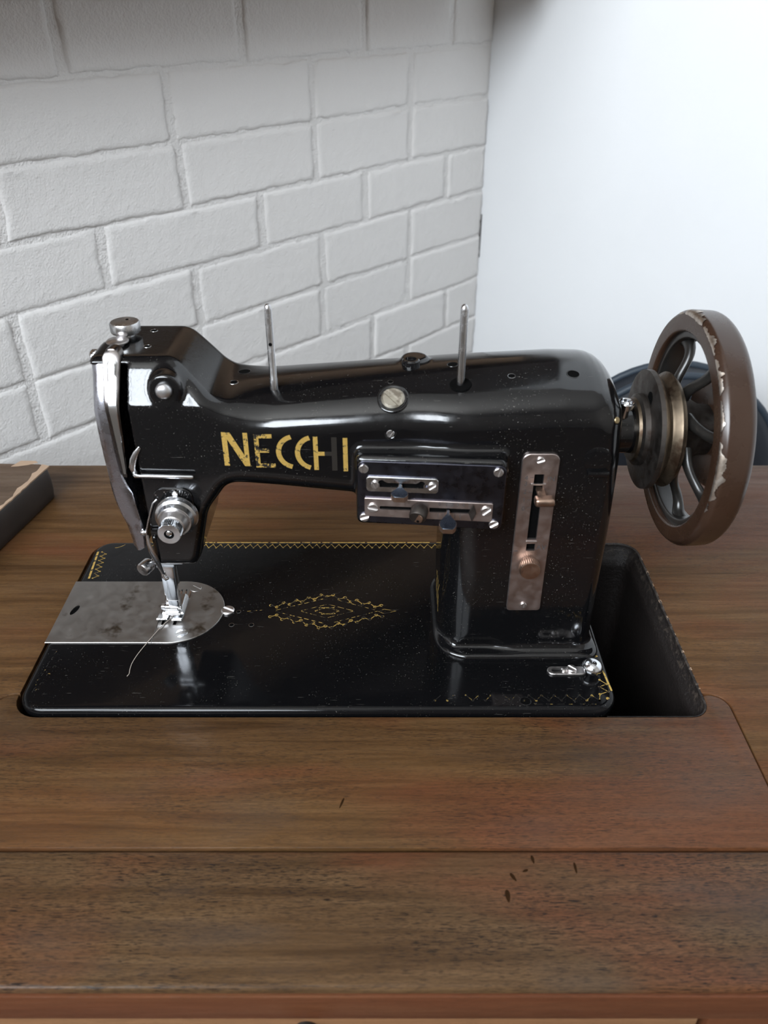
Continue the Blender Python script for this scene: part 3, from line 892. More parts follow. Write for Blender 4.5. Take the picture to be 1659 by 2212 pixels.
# lozenge in the middle
parts = []
cx, cy = 186.0, 92.6
up_, dn = [], []
for k in range(19):
    t = k / 18; x = 146 + (224 - 146) * t; hgt = 3.5 + 13.0 * (1 - abs(2 * t - 1))
    up_.append((x, cy + hgt + (2.6 if k % 2 == 0 else -.6))); dn.append((x + .8, cy - hgt - (2.6 if k % 2 == 0 else -.6)))
fine = []
for q in (up_, dn):
    fine += [stroke([a_, b_], .55, onbed) for a_, b_ in zip(q, q[1:])]
    fine += [stroke([(p[0] + 1.15 * math.cos(t), p[1] + 1.15 * math.sin(t)) for t in np.linspace(0, 5.4, 9)], .55, onbed) for p in q]
for (x0, y0), (x1, y1), n_ in (((150, 93.5), (184, 106.5), 7), ((150, 92), (186, 79), 7), ((222, 92.6), (190, 80), 8), ((220, 93.6), (192, 105), 6)):
    for k in range(n_):
        t0, t1 = k / n_, (k + .66) / n_
        fine.append(stroke([(x0 + (x1 - x0) * t0, y0 + (y1 - y0) * t0), (x0 + (x1 - x0) * t1, y0 + (y1 - y0) * t1)], .4 if n_ != 7 or k < 2 else .6, onbed))
for sx, sy, w_ in ((19, 7.4, .4), (9, 3.6, .5)):
    L = [(cx - sx, cy), (cx, cy + sy), (cx + sx, cy), (cx, cy - sy), (cx - sx, cy)]
    for (x0, y0), (x1, y1) in zip(L, L[1:]):
        for k in range(3):
            t0, t1 = (k + .12) / 3, (k + .85) / 3
            fine.append(stroke([(x0 + (x1 - x0) * t0, y0 + (y1 - y0) * t0), (x0 + (x1 - x0) * t1, y0 + (y1 - y0) * t1)], w_, onbed))
fine.append(stroke([(cx - 6, cy + 3.4), (cx + 5, cy + 3.6)], .9, onbed))
fine.append(stroke([(cx - 4, cy - 3.4), (cx + 6, cy - 2.8)], .8, onbed))
tip = [(222, 92.2), (226, 94.6), (234.5, 92.6), (226, 89.8)]
fine.append(stroke(tip, .5, onbed, True))
for k in range(3): fine.append(stroke([(130 + k * 4.2, 92.2 + .5 * k), (132.6 + k * 4.2, 92.7 + .5 * k)], .35, onbed))
mk('gold_lozenge', join(*fine), M['gold_worn'], bed)
# right-hand end and worn front edge
parts = []
pts = [(365.2, 47), (361.6, 44.2), (364.6, 40.5), (362.3, 37.5)]
parts += zig(pts, .42, .8, onbed)
parts += zig([(362.5, 25.5), (366, 21.8), (361, 19.5), (365.8, 15.4), (360, 13.2), (358.6, 8.0)], .42, .85, onbed)
parts.append(stroke([(366.4, 34), (367.9, 16)], 1.2, onbed)); parts.append(dot(364.0, 9.6, 1.1, onbed))
mk('gold_corner', join(*parts), M['gold_dull'], bed)
pts = [(358.6 - k * 3.9, 8.0 if k % 2 == 0 else 12.2) for k in range(27)]
parts = [p for k, p in enumerate(zig(pts, .38, .85, onbed)) if k % 27 not in (15, 18, 21, 22, 24)]
parts += [stroke([(x, 4.9), (x + random.uniform(2, 6), 4.9)], .3, onbed) for x in np.arange(318, 360, 7)]
mk('gold_front_edge', join(*parts), M['gold_faint'], bed)
parts = []
for k in range(9):
    x, y = 6.5 + random.uniform(-.5, .8) + k * .25, 17 + k * 4.0
    parts.append(stroke([(x, y), (x + .6, y + random.uniform(1, 3))], .38, onbed))
for x, y in ((10.5, 22), (12, 30), (13.5, 37), (8, 15.5), (15, 43), (9.5, 16.5)):
    parts.append(stroke([(x + 1.1 * math.cos(t), y + 1.1 * math.sin(t)) for t in np.linspace(.5, 4.0, 6)], .4, onbed))
mk('gold_corner_remains', join(*parts), M['gold_faint'], bed)

# --- lettering on the arm
def onarm(x, z):
    return (x, float(front_y(x, z)[0]) - .10, z)
def letter(name, polys, mat):
    parts = []
    for P in polys:
        P = np.asarray(P, float)
        V2, F2 = fill2d(P)
        y = front_y(V2[:, 0], V2[:, 1]) - .16
        V3 = np.c_[V2[:, 0], y, V2[:, 1]]
        yb = y + .5
        n_ = len(V2)
        parts.append((V3, [list(f) for f in F2]))
    mk(name, join(*parts), mat, body)
def band(pts, w):
    P = np.asarray(pts, float); T = np.gradient(P, axis=0); T /= np.linalg.norm(T, axis=1)[:, None]; N = np.c_[-T[:, 1], T[:, 0]]
    return np.vstack([P + N * w / 2, (P - N * w / 2)[::-1]])
def rect(x0, x1, z0, z1): return [(x0, z0), (x1, z0), (x1, z1), (x0, z1)]
B, T_ = 140.4, 161.6
def ln(x): return B - .055 * (x - 135), T_ - .052 * (x - 135)
b0, t0 = ln(143)
letter('letter_N', [rect(135.6, 138.6, b0, t0), [(136.4, t0), (140.4, t0), (151.0, b0), (147.2, b0)], rect(147.6, 150.2, b0 + 1.2, t0)], M['gold'])
b0, t0 = ln(159)
letter('letter_E', [rect(153.6, 156.2, b0, t0), rect(156.2, 163.6, t0 - 2.6, t0), rect(156.2, 161.6, b0 + 9.6, b0 + 12.2), rect(156.2, 164.6, b0, b0 + 2.6)], M['gold_worn'])
for xc, w_ in ((165.4, 9.8), (176.0, 9.4)):
    b0, t0 = ln(xc + 5); zc = (b0 + t0) / 2; h_ = (t0 - b0) / 2
    letter('letter_C', [band([(xc + w_ + 1.0 - (w_ - .4) * math.sin(t) ** 1.0, zc + (h_ - .9) * math.cos(t)) for t in np.linspace(.22, math.pi - .22, 15)], 2.9)], M['gold'])
b0, t0 = ln(188)
letter('letter_H', [rect(186.4, 189.0, b0, t0), rect(189.0, 192.6, b0 + 9.2, b0 + 11.8)], M['gold'])
letter('letter_H_worn_half', [rect(192.6, 196.6, b0 + 9.2, b0 + 11.8), rect(196.6, 199.6, b0 - .4, t0 - .4)], M['ghost'])
b0, t0 = ln(204)
letter('letter_I', [rect(203.0, 205.6, b0, t0)], M['gold'])
# script on the column's side, seen edge-on
sc_ = []
path = [(68 + 24 * t + 2.2 * math.sin(t * 25), 30 - 8 * t * 0 + 12.0 * math.sin(t * 25 + 1.2) * (1 - .3 * t)) for t in np.linspace(0, 1, 70)]
sc_.append(stroke(path, .8, lambda y, z: (261.72 if y > 71 else 261.85, y, z)))
mk('gold_script', join(*sc_), M['gold_dull'], body)

# --- screws, holes and fittings on the arm
def ontop(x, y): return np.array([x, y, float(top_z(x, y)[0])])
def nrm(p): return grad(np.array([p]))[0]
p = ontop(230.9, 63.0); n_ = nrm(p)
o = mk('cover_screw', screw(p, n_, 6.6, 2.4, 1.4), M['old_nickel'], body, 40)
mk('screw_seat', lathe([(7.0, -.5), (7.9, .15), (8.5, .2), (9.0, -.3)], p, n_, 28), M['black'], o, 60)
p = np.array([229.6, front_y(229.6, 160.6)[0], 160.6])
o = mk('set_screw', screw(p, (0, -1, .12), 2.3, 1.0, .5), M['steel'], body, 40)
mk('screw_seat', lathe([(2.4, -.4), (2.8, .12), (3.3, .15), (3.6, -.3)], p, (0, -1, .12), 20), M['black'], o, 60)
for x, y, r in ((229.6, 76, 1.5), (265.5, 92, 3.0), (297.4, 75.6, 2.0), (331.6, 75.2, 3.4), (143.5, 101, 3.6), (139.4, 86, 2.6)):
    p = ontop(x, y); hole(p, nrm(p), r, 'oil_hole', body, M['black'] if r > 2.9 else M['steel'])
for x, y in ((90.6, 112.3), (92.6, 87.7)):
    hole((x, y, 198), (0, 0, 1), 2.0, 'oil_hole', body)
p = ontop(241.6, 96.0)
mk('oil_cup', lathe([(5.4, -1), (5.2, 1.4), (4.4, 2.2), (3.4, 2.2), (3.0, .6), (0, .5)], p, (0, 0, 1), 24), M['black'], body, 40)
# spool pins
p = ontop(163.8, 77.0)
o = mk('spool_pin', lathe([(2.3, -1), (2.3, 6.2), (2.05, 6.6), (2.05, 46), (1.7, 48.2), (.9, 49), (0, 49.1)], p, (0, 0, 1), 20), M['steel'], sm, 50)
mk('cross_hole', lathe([(0, 0), (1.0, .0), (1.0, .25), (0, .25)], p + np.array([.1, -2.02, 27.0]), (0, -1, .0), 14), M['dark'], o)
p = ontop(268.6, 71.0)
o = mk('spool_pin', lathe([(2.2, -2), (2.2, 42.5), (1.8, 44.4), (.9, 45.2), (0, 45.3)], p, (0, 0, 1), 20), M['steel'], sm, 50)
mk('pin_socket', lathe([(2.6, .0), (5.0, .05), (5.8, .3), (6.2, -.3)], p + np.array([0, -1.0, .1]), nrm(p), 24), M['dark'], o, 60)

# --- head: faceplate, take-up guard, button, knobs
def lean(z): return float(lean_sd(np.array(z, float)))
levels = [(78, 72.5, 77.5), (80, 71.4, 80.4), (86, 71.0, 81.0), (96, 69.6, 81.2), (103, 67.6, 80.2), (111, 66.0, 79.4), (119, 65.2, 78.8), (124, 65.0, 77.0), (130, 65.0, 75.2), (142, 64.6, 74.4), (158, 64.4, 74.2), (172, 64.8, 74.2), (182, 65.2, 74.4), (190, 65.0, 74.8), (195, 64.2, 75.0)]
V, F, nsec = [], [], 0
for z, xl, xr in levels:
    y0 = 57.6 + lean(z)
    yb = 100 if z > 98 else 86
    sec = [(xr, y0 + 2.2), (xr - .3, y0 + .6), (xr - 1.2, y0), ((xl + xr) / 2, y0 + .1), (xl + 2.4, y0 + 1.0), (xl + .8, y0 + 3.0), (xl, y0 + 7), (xl - .6, yb), (xr, yb)]
    nsec = len(sec); V += [(a_, b_, z) for a_, b_ in sec]
for k in range(len(levels) - 1):
    for i in range(nsec):
        j = (i + 1) % nsec; F.append([k * nsec + i, (k + 1) * nsec + i, (k + 1) * nsec + j, k * nsec + j][::-1])
F += [list(range(nsec)), [(len(levels) - 1) * nsec + i for i in range(nsec)][::-1]]
mk('faceplate', fixn((np.array(V), F)) if False else (np.array(V), [f[::-1] for f in F]), M['face_steel'], sm, 35)
def guard(w0, w1, y_out, thick, zlo, zhi, mat, name, parent, xs0=77.6, xs1=78.0):
    zz = list(np.linspace(zlo, zhi - (w1 / 2), 18)); V, F = [], []
    rows = [(z, w0 + (w1 - w0) * ((z - zlo) / (zhi - zlo)) ** .8) for z in zz]
    for k in range(1, 8):
        a_ = k / 8 * math.pi / 2; rows.append((zhi - w1 / 2 + w1 / 2 * math.sin(a_), w1 * max(.06, math.cos(a_))))
    for z, w_ in rows:
        xm = xs0 + (xs1 - xs0) * (z - zlo) / (zhi - zlo); y = 57.0 + lean(z) - y_out
        for dx, dy in ((-.5, thick), (-.5, .35), (-.42, 0), (.42, 0), (.5, .35), (.5, thick)): V.append((xm + dx * w_, y + dy, z))
    for k in range(len(rows) - 1):
        for i in range(6):
            j = (i + 1) % 6; F.append([k * 6 + i, k * 6 + j, (k + 1) * 6 + j, (k + 1) * 6 + i])
    F += [list(range(6))[::-1], [(len(rows) - 1) * 6 + i for i in range(6)]]
    return mk(name, (np.array(V), F), mat, parent, 35)
gd = guard(2.6, 10.4, 1.0, 7.0, 131, 202.5, M['guard'], 'take_up_guard', sm, 76.9, 77.2)
guard(1.6, 5.8, 1.6, 2.0, 133.5, 198.0, M['chrome'], 'guard_strip', gd, 77.4, 77.8)
mk('thread_hook', tube([(88.6, 55.4, 151), (86.0, 54.6, 147.6), (84.0, 54.2, 143.5), (82.6, 54.2, 138.5), (83.0, 54.6, 135.2), (84.2, 55.2, 134.6)], [.8, 1.5, 1.8, 1.8, 1.5, 1.0], 10, flat=((0, 1, 0), .4)), M['steel'], sm, 60)
mk('thread_rod', tube([(83.6, 57.5, 133.8), (82.9, 54.2, 133.8), (83.8, 53.1, 133.75), (90, 53, 133.6), (116.2, 53, 132.9), (117.0, 53, 132.9)], [1.15, 1.15, 1.2, 1.2, 1.2, .9], 12), M['chrome'], sm, 60)
mk('release_button', lathe([(4.6, -1), (4.6, 1.4), (4.3, 2.6), (3.3, 3.7), (1.8, 4.2), (0, 4.3)], (107.3, 56.7, 185.4), (0, -1, 0), 28), M['satin'], sm, 60)
o = mk('pressure_knob', lathe([(4.6, 0), (4.4, 2.0), (8.2, 2.6), (8.6, 3.2), (8.6, 7.8), (7.9, 8.6), (0, 8.8)], (76.6, 104.5, 197.8), (0, 0, 1), 96, knurl=(3, 4, .35)), M['steel'], sm, 40, label='knurled steel knob on top of the head')
mk('knob_hole', lathe([(0, 0), (.9, 0), (.9, .12), (0, .12)], (77.4, 107.5, 206.55), (0, 0, 1), 12), M['dark'], o)
mk('deck_screw', lathe([(3.4, 0), (3.4, 1.2), (6.3, 1.6), (6.4, 2.2), (5.6, 2.8), (0, 3.1)], (75.2, 91.0, 197.8), (0, 0, 1), 36), M['nickel'], sm, 40)
mk('side_screw', lathe([(3.6, 0), (4.6, .8), (4.6, 3.6), (3.9, 4.4), (0, 4.6)], (63.6, 90, 190.5), (-1, 0, 0), 48, knurl=(1, 2, .3)), M['steel'], sm, 40)
mk('corner_lug', bevbox((81.6, 76.0, 195.6), (3.4, 3.0, 1.0), .7), M['steel'], sm, 40)
# --- thread tension dial
DC = (104.3, 107.4)
tp = mk('dial_plate', plate(fillet_poly([(91.0, 96.5, 3), (114.4, 96.5, 3), (114.0, 123.6, 6), (91.4, 124.0, 6)], 6), [], 1.0, lambda u, v, w: (u, 56.05 - w, v), .4), M['black'], sm, 40)
marks = [stroke([(DC[0] + r0 * math.sin(a_), DC[1] + r0 * math.cos(a_)), (DC[0] + 15.6 * math.sin(a_), DC[1] + 15.6 * math.cos(a_))], .28, lambda u, v: (u, 55.0, v)) for a_, r0 in ((-.05, 12.5), (.1, 12.2), (.2, 12.6), (.3, 12.6), (.4, 12.8), (.55, 11.5))]
marks += [dot(x, z, .45, lambda u, v: (u, 55.0, v)) for x, z in ((92.9, 119.6), (93.6, 118.0), (98.2, 121.6), (98.8, 120.4), (106.2, 121.4), (110.8, 119.8), (111.2, 118.2))]
mk('dial_marks', join(*marks), M['steel'], tp)
td = mk('tension_discs', lathe([(4, 0), (11.4, .8), (12.6, 2.2), (12.5, 2.8), (9.6, 3.6), (9.6, 4.2), (12.2, 5.4), (12.2, 6.0), (10.8, 7.0), (9.8, 10.2), (9.5, 10.4), (8.2, 10.2), (6.0, 9.4)], (DC[0], 55.0, DC[1]), (0, -1, 0), 56), M['steel'], sm, 28)
mk('tension_cup', lathe([(8.9, 0), (8.2, 3.6), (7.0, 7.4), (6.2, 8.0), (0, 8.0)], (DC[0], 47.2, DC[1]), (0, -1, 0), 40), M['nickel'], td, 35)
mk('tension_knob', lathe([(6.0, 0), (6.7, .6), (6.7, 7.2), (6.3, 7.8), (2.9, 7.9), (2.7, 7.0), (0, 7.0)], (DC[0] - .3, 40.0, DC[1]), (0, -1, 0), 80, knurl=(1, 2, .4)), M['chrome'], td, 35)
mk('knob_recess', lathe([(0, 0), (2.8, 0), (2.8, .15), (0, .15)], (DC[0] - .3, 33.05, DC[1]), (0, -1, 0), 20), M['dark'], td)
mk('tension_stud', lathe([(1.7, 0), (1.7, .5), (1.2, .9), (0, 1.0)], (DC[0] - .3, 32.9, DC[1] + .5), (0, -1, 0), 20), M['chrome'], td, 40)
mk('dial_pointer', plate([(102.9, 118.6), (106.1, 118.6), (106.3, 121.4), (104.5, 123.6), (102.7, 121.4)], [], 1.2, lambda u, v, w: (u, 54.6 - w, v), .4), M['chrome'], td, 40)
mk('check_spring', tube([(93.5, 53.6, 117.5), (91.3, 52.4, 115.6), (88.8, 52.2, 109), (86.3, 52.6, 102), (84.6, 53, 97), (83.8, 53.2, 93)], .6, 8), M['steel'], sm, 60)
mk('check_spring_bracket', join(bevbox((88.6, 54.4, 93.5), (2.2, 1.0, 2.6), .4), lathe([(0, 0), (1.3, .0), (1.3, 1.2), (.6, 1.8), (0, 1.9)], (88.4, 53.4, 90.6), (0, -1, 0), 14)), M['black'], sm, 40)
mk('guide_ball', lathe([(0, -2.4), (1.6, -1.8), (2.4, 0), (1.6, 1.8), (0, 2.4)], (82.0, 54.6, 93.6), (0, -1, 0), 18), M['chrome'], sm, 60)
mk('thread_lever', tube([(83.6, 54.0, 92), (83.9, 53.4, 86), (84.6, 53.8, 80), (85.6, 55.0, 74), (86.4, 57, 67), (86.6, 59.5, 60), (87.2, 61.5, 55.5)], [1.0, 1.5, 2.0, 2.2, 1.9, 1.4, 1.0], 10, flat=((.2, 1, 0), .35)), M['steel'], sm, 60)
mk('thread_lever_hook', tube([(86.6, 61.5, 58.0), (86.9, 61.0, 55.0), (88.2, 60.6, 53.6), (89.6, 60.8, 54.0)], [1.4, 1.7, 1.5, .9], 10), M['chrome'], sm, 60)
# --- presser bar, needle clamp, foot
mk('needle_bar_collar', lathe([(0, 0), (9.0, 0), (9.6, .8), (9.6, 1.6), (0, 1.8)], (93.5, 74.5, 64.8), (0, 0, 1), 32), M['steel'], sm, 40)
mk('needle_bar', lathe([(3.2, 0), (3.2, 14)], (94.5, 84, 54), (0, 0, 1), 20), M['black'], sm, 50)
pb = mk('presser_bar', lathe([(3.4, 0), (3.4, 34)], (86.0, 82, 34), (0, 0, 1), 20), M['steel'], sm, 50)
nc = mk('needle_clamp', join(bevbox((87.5, 76.8, 57.0), (9.2, 4.6, 1.1), .5), bevbox((84.5, 79, 54.5), (6.2, 4.6, 3.2), .8), bevbox((92.4, 74.2, 60.4), (1.6, 1.6, 3.4), .4)), M['chrome'], sm, 40)
mk('clamp_screw', join(lathe([(1.5, -9), (1.5, 1), (4.1, 1.2), (4.6, 2.0), (4.6, 8.4), (4.1, 9.0), (0, 9.1)], (74.4, 78.0, 53.6), (-.42, -.86, -.05), 32)), M['steel'], nc, 40)
sk = mk('foot_shank', join(bevbox((85.0, 77.5, 38.5), (4.0, 3.2, 14.5), 1.0), bevbox((85.2, 78.5, 22.5), (3.6, 4.0, 5.2), 1.0), bevbox((80.6, 79, 40), (.8, 2.4, 13), .3)), M['chrome'], sm, 40)
mk('foot_hinge', join(tube([(75.2, 79.8, 14.6), (77.4, 79.8, 14.6)], 2.0, 14), tube([(78.0, 79.6, 14.6), (86.0, 79.6, 14.6)], 2.3, 14), tube([(86.6, 79.8, 14.6), (88.4, 79.8, 14.6)], 2.0, 14), tube([(77.4, 79.4, 10.6), (86.2, 79.4, 10.6)], 1.3, 12), tube([(76.6, 80.4, 8.2), (86.6, 80.4, 8.2)], 1.4, 12), bevbox((82, 84, 13), (4.6, 3.6, 5.2), 1.2)), M['chrome'], sk, 60)
def toe(x0, x1, y0, name):
    prof_ = [(y0, 2.9), (y0 + 1.2, 2.0), (y0 + 3.5, 1.25), (y0 + 8, 1.1), (y0 + 26, 1.1)]
    V, F = [], []
    for y, z in prof_: V += [(x0, y, z), (x1, y, z), (x1 - .2, y + .2, z + 1.3), (x0 + .2, y + .2, z + 1.3)]
    for k in range(len(prof_) - 1):
        for i in range(4):
            j = (i + 1) % 4; F.append([k * 4 + i, (k + 1) * 4 + i, (k + 1) * 4 + j, k * 4 + j])
    F += [[0, 1, 2, 3], [(len(prof_) - 1) * 4 + i for i in (3, 2, 1, 0)]]
    return mk(name, (np.array(V), [f[::-1] for f in F]), M['chrome'], sk, 50)
toe(69.6, 77.0, 79.8, 'foot_toe'); toe(80.2, 86.8, 79.0, 'foot_toe')
mk('foot_bridge', loft([(72, 86), (87, 86), (86.5, 106), (72, 106)], [(0, 1.2), (.5, 4.4), (1.6, 6.0)]), M['chrome'], sk, 40)
mk('needle', tube([(82.6, 83.5, 54), (80.6, 87, 20), (78.6, 90.4, 1.2)], [.7, .6, .4], 8), M['steel'], sm, 60)

# --- zigzag selector panel on the raised pad
PC = math.cos(math.atan(.0741)); PS = math.sin(math.atan(.0741))
def pan(x, z):
    """panel coordinates of a point measured on the plane Y = 42"""
    s_ = 1.0
    for _ in range(6):
        xx = 226 + (x - 226) * s_; s_ = (42 - .0741 * (xx - 211) + 345.4) / 387.4
    return (226 + (x - 226) * s_ - 211) / PC, 370 - (370 - z) * s_
def pput(w0):
    return lambda u, v, w: (211 + u * PC - (w0 + w) * PS, 42.2 - u * PS - (w0 + w) * PC, v)
PN = np.array([-PS, -PC, 0.0])
def ppos(x, z, w): u, v = pan(x, z); return np.array(pput(0)(u, v, w))
def poly(pts): return [pan(*p) for p in pts]
def pround(x0, x1, z0, z1, r):
    (u0, v0), (u1, v1) = pan(x0, z0), pan(x1, z1)
    return rrect(u0, u1, v0, v1, r, 5)
W0 = 1.0
panel = mk('selector_panel', plate(fillet_poly([(0.4, 110.4, 4), (82.0, 108.2, 4), (82.0, 150.2, 4), (0.4, 150.2, 4)], 6), [], 1.6, pput(-.6), .35), M['blued'], sm, 40)
for x, z, a_ in ((214.9, 145.6, 1.5), (289.4, 143.2, 1.35), (289.2, 108.6, .6), (214.9, 113.6, .35)):
    mk('screw', screw(ppos(x, z, W0), PN, 2.75, a_, 1.3), M['nickel'], panel, 40)
# upper scale with the double-ended slot
u0, v0 = pan(216.3, 132.1); u1, v1 = pan(256.4, 139.4)
v0, v1 = 131.6, 141.2
def dumbbell(ua, ub, vc, r, R):
    up_ = [(ub + r, vc - r * .9), (ub + r, vc + .6)] + [(ub + .6 + R * math.cos(t), vc + 1.1 + R * math.sin(t)) for t in np.linspace(0.1, 2.6, 7)] + \
          [(ub - R - .6, vc + r * .8), (ua + R + .6, vc + r * .8)] + [(ua - .6 + R * math.cos(t), vc + 1.1 + R * math.sin(t)) for t in np.linspace(.55, 3.05, 7)] + [(ua - r, vc + .6), (ua - r, vc - r * .9)]
    return np.array(up_)
vm = (v0 + v1) / 2
ua, ub = pan(225.4, 136)[0], pan(246.5, 136)[0]
s1 = mk('upper_scale', plate(rrect(u0, u1, v0, v1, 1.9, 4), [dumbbell(ua, ub, vm, 1.7, 1.9), circ(u0 + 2.9, vm, .9, 10), circ(u1 - 6.6, vm, .9, 10)], 1.2, pput(W0), .35), M['steel'], panel, 40)
mk('slot_bottom', plate(dumbbell(ua, ub, vm, 1.9, 2.0), [], .1, pput(W0)), M['dark'], panel)
for u_, a_ in ((u0 + 4.9, 2.1), (u1 - 3.4, .65)):
    mk('screw', screw(np.array(pput(0)(u_, vm, W0 + 1.2)), PN, 2.35, a_, 1.2), M['nickel'], panel, 40)
# lower scale with figures
u0, _ = pan(215.1, 120); u1, _ = pan(287.9, 120)
v0, v1 = 114.6, 127.0
sl_a = (pan(224.6, 120)[0], pan(246, 120)[0]); sl_b = (pan(251.9, 119)[0], pan(275.4, 118.4)[0]); vs_l = 121.2
s2 = mk('lower_scale', plate(fillet_poly([(u0, v0 + .4, .8), (u1, v0 - .3, .8), (u1, v1 - .4, .8), (u0, v1 + .2, .8)], 3), [capsule(sl_a[0], sl_a[1], vs_l, 1.1, 6), rrect(sl_b[0], sl_b[1], vs_l - 1.7, vs_l + 1.3, .2, 2)], 1.2, pput(W0), .3), M['warm_nickel'], panel, 40)
mk('slot_bottom', join(plate(capsule(sl_a[0], sl_a[1], vs_l, 1.3, 6), [], .1, pput(W0)), plate(rrect(sl_b[0] - .2, sl_b[1] + .2, vs_l - 1.9, vs_l + 1.5, .2, 2), [], .1, pput(W0))), M['dark'], panel)
for x, z, a_ in ((219.9, 120.6, 2.95), (284.2, 118.2, .75)):
    mk('screw', screw(ppos(x, z, W0 + 1.0), PN, 3.1, a_, 1.3), M['nickel'], panel, 40)
ink = lambda u, v: pput(W0)(u, v, 1.24)
for ch, x in zip('012345', (257.6, 261.6, 264.8, 267.9, 271.2, 274.5)):
    mk('figure', text_mesh(ch, 3.1, pan(x, 120)[0], 125.0, ink), M['engrave'], s2)
for x in (257.0, 259.9, 266.6, 269.6):
    mk('tick_mark', stroke([(pan(x, 118)[0], 119.0), (pan(x, 118)[0], 115.9)], .28, ink), M['engrave'], s2)
u_ = pan(276.4, 117)[0]
mk('diamond_pointer', plate([(u_ - 2.2, 120.6), (u_, 114.9), (u_ + 2.2, 120.6), (u_ + .2, 126.0)], [], 1.5, pput(W0 + 1.2), .3), M['pulley'], s2, 40)
# levers: flat paddles that stand out of their slots
def paddle(c, length, wide, thick, mat_top, name, parent):
    c = np.asarray(c, float); out_ = PN; side = np.array([PC, -PS, 0.0])
    ol = [(-.9, -1.0), (.9, -1.0), (1.0, length * .28)] + [(wide / 2 * math.sin(t), length * .74 - (length * .30) * math.cos(t)) for t in np.linspace(.75, math.pi * .72, 7)] + \
         [(wide * .28, length)] + [(-wide * .28, length)] + [(-wide / 2 * math.sin(t), length * .74 - (length * .30) * math.cos(t)) for t in np.linspace(math.pi * .72, .75, 7)] + [(-1.0, length * .28)]
    tilt = np.array([0, 0, -.16])
    put_ = lambda u, v, w: c + side * u + (out_ + tilt) * v + np.array([0, 0, w - thick])
    o_ = mk(name, plate(ol, [], thick - .35, put_), M['copper'], parent, 40)
    mk('lever_top', plate(inset(np.array(ol) if area2(ol) > 0 else np.array(ol)[::-1], .12), [], .35, lambda u, v, w: put_(u, v, w + thick - .36), .15), mat_top, o_, 40)
    return o_
M['lever_blue'] = metal('blued_lever', (.085, .10, .12), .2, .34)
paddle(ppos(235.3, 136.6, W0), 12.6, 9.4, 3.2, M['lever_blue'], 'stitch_lever', panel)
paddle(ppos(262.6, 119.6, W0), 17.2, 9.6, 3.0, M['lever_blue'], 'width_lever', panel)
c_ = ppos(246.6, 119.6, W0 + 1)
ax = PN * .90 + np.array([-.18, 0, -.28])
kn = mk('locking_knob', lathe([(4.4, 0), (5.0, 1.0), (5.0, 6.2), (4.5, 7.2), (0, 7.6)], c_, ax, 28), M['pulley'], panel, 40)
mk('knob_face', lathe([(0, 0), (3.7, .0), (3.5, .5), (0, .8)], c_ + ax * 7.0 + np.array([-.2, 0, .2]), ax + np.array([-.25, 0, .1]), 24), M['copper'], kn, 40)
mk('knob_hole', lathe([(0, 0), (.8, 0), (.8, .2), (0, .2)], c_ + ax * 7.9 + np.array([.5, 0, -1.6]), ax, 12), M['dark'], kn)

# --- stitch-length plate on the column
lput = lambda w0: (lambda u, v, w: (u, 50.05 - w0 - w, v))
lsl = rrect(310.9, 316.4, 92.7, 137.6, .3, 2); lsl2 = rrect(311.0, 316.2, 84.6, 89.6, .2, 2)
lp = mk('length_plate', plate(fillet_poly([(303.2, 38, 2.2), (324.2, 38, 2.2), (324.2, 150.6, 4.5), (303.2, 150.6, 4.5)], 5), [lsl, lsl2], 1.9, lput(0), .35), M['warm_nickel'], sm, 40)
mk('slot_bottom', join(plate(rrect(310.4, 316.9, 92, 138, .3, 2), [], .1, lput(0)), plate(rrect(310.6, 316.8, 84, 90, .2, 2), [], .1, lput(0))), M['dark'], lp)
linkk = lambda u, v: (u, 50.05 - 1.94, v)
for ch, z in zip('43210', (135.2, 131.4, 126.0, 120.4, 114.6)):
    mk('figure', text_mesh(ch, 4.2, 306.5, z, linkk), M['engrave'], lp)
for z in (135.6, 131.2, 126.0, 120.6, 115.2):
    mk('tick_mark', stroke([(308.6, z), (310.6, z)], .3, linkk), M['engrave'], lp)
mk('tick_mark', stroke([(303.9, 84.4), (306.2, 84.4)], .5, linkk), M['engrave'], lp)
for ch, x, z, q in (('I', 318.9, 134.6, 4.2), ('N', 321.2, 134.6, 4.2), ('A', 318.5, 86.8, 4.8), ('V', 321.5, 86.8, 4.8)):
    mk('letter', text_mesh(ch, q, x, z, linkk), M['engrave'], lp)
for z, r in ((146.6, 2.3), (42.6, 2.1)): mk('screw', screw((313.4, 48.2, z), (0, -1, 0), r, .35 if z > 100 else 1.4, 1.1), M['nickel'], lp, 40)
mk('slot_crossbar', bevbox((313.7, 48.0, 131.2), (4.2, .6, .55), .2), M['nickel'], lp)
mk('slot_crossbar', bevbox((313.7, 48.0, 91.2), (3.2, .6, .6), .2), M['nickel'], lp)
lev = mk('length_lever', join(bevbox((316.0, 38.0, 126.2), (5.6, 3.4, 2.5), 2.0, None, 3), bevbox((315.0, 44, 127.4), (2.2, 6, 1.2), .5)), M['copper'], lp, 50)
mk('length_knob', lathe([(5.6, 0), (5.9, .8), (6.4, 1.4), (6.4, 6.6), (5.9, 7.2), (0, 7.4)], (313.7, 48.1, 74.4), (0, -1, 0), 72, knurl=(2, 3, .35)), M['copper'], lp, 35)

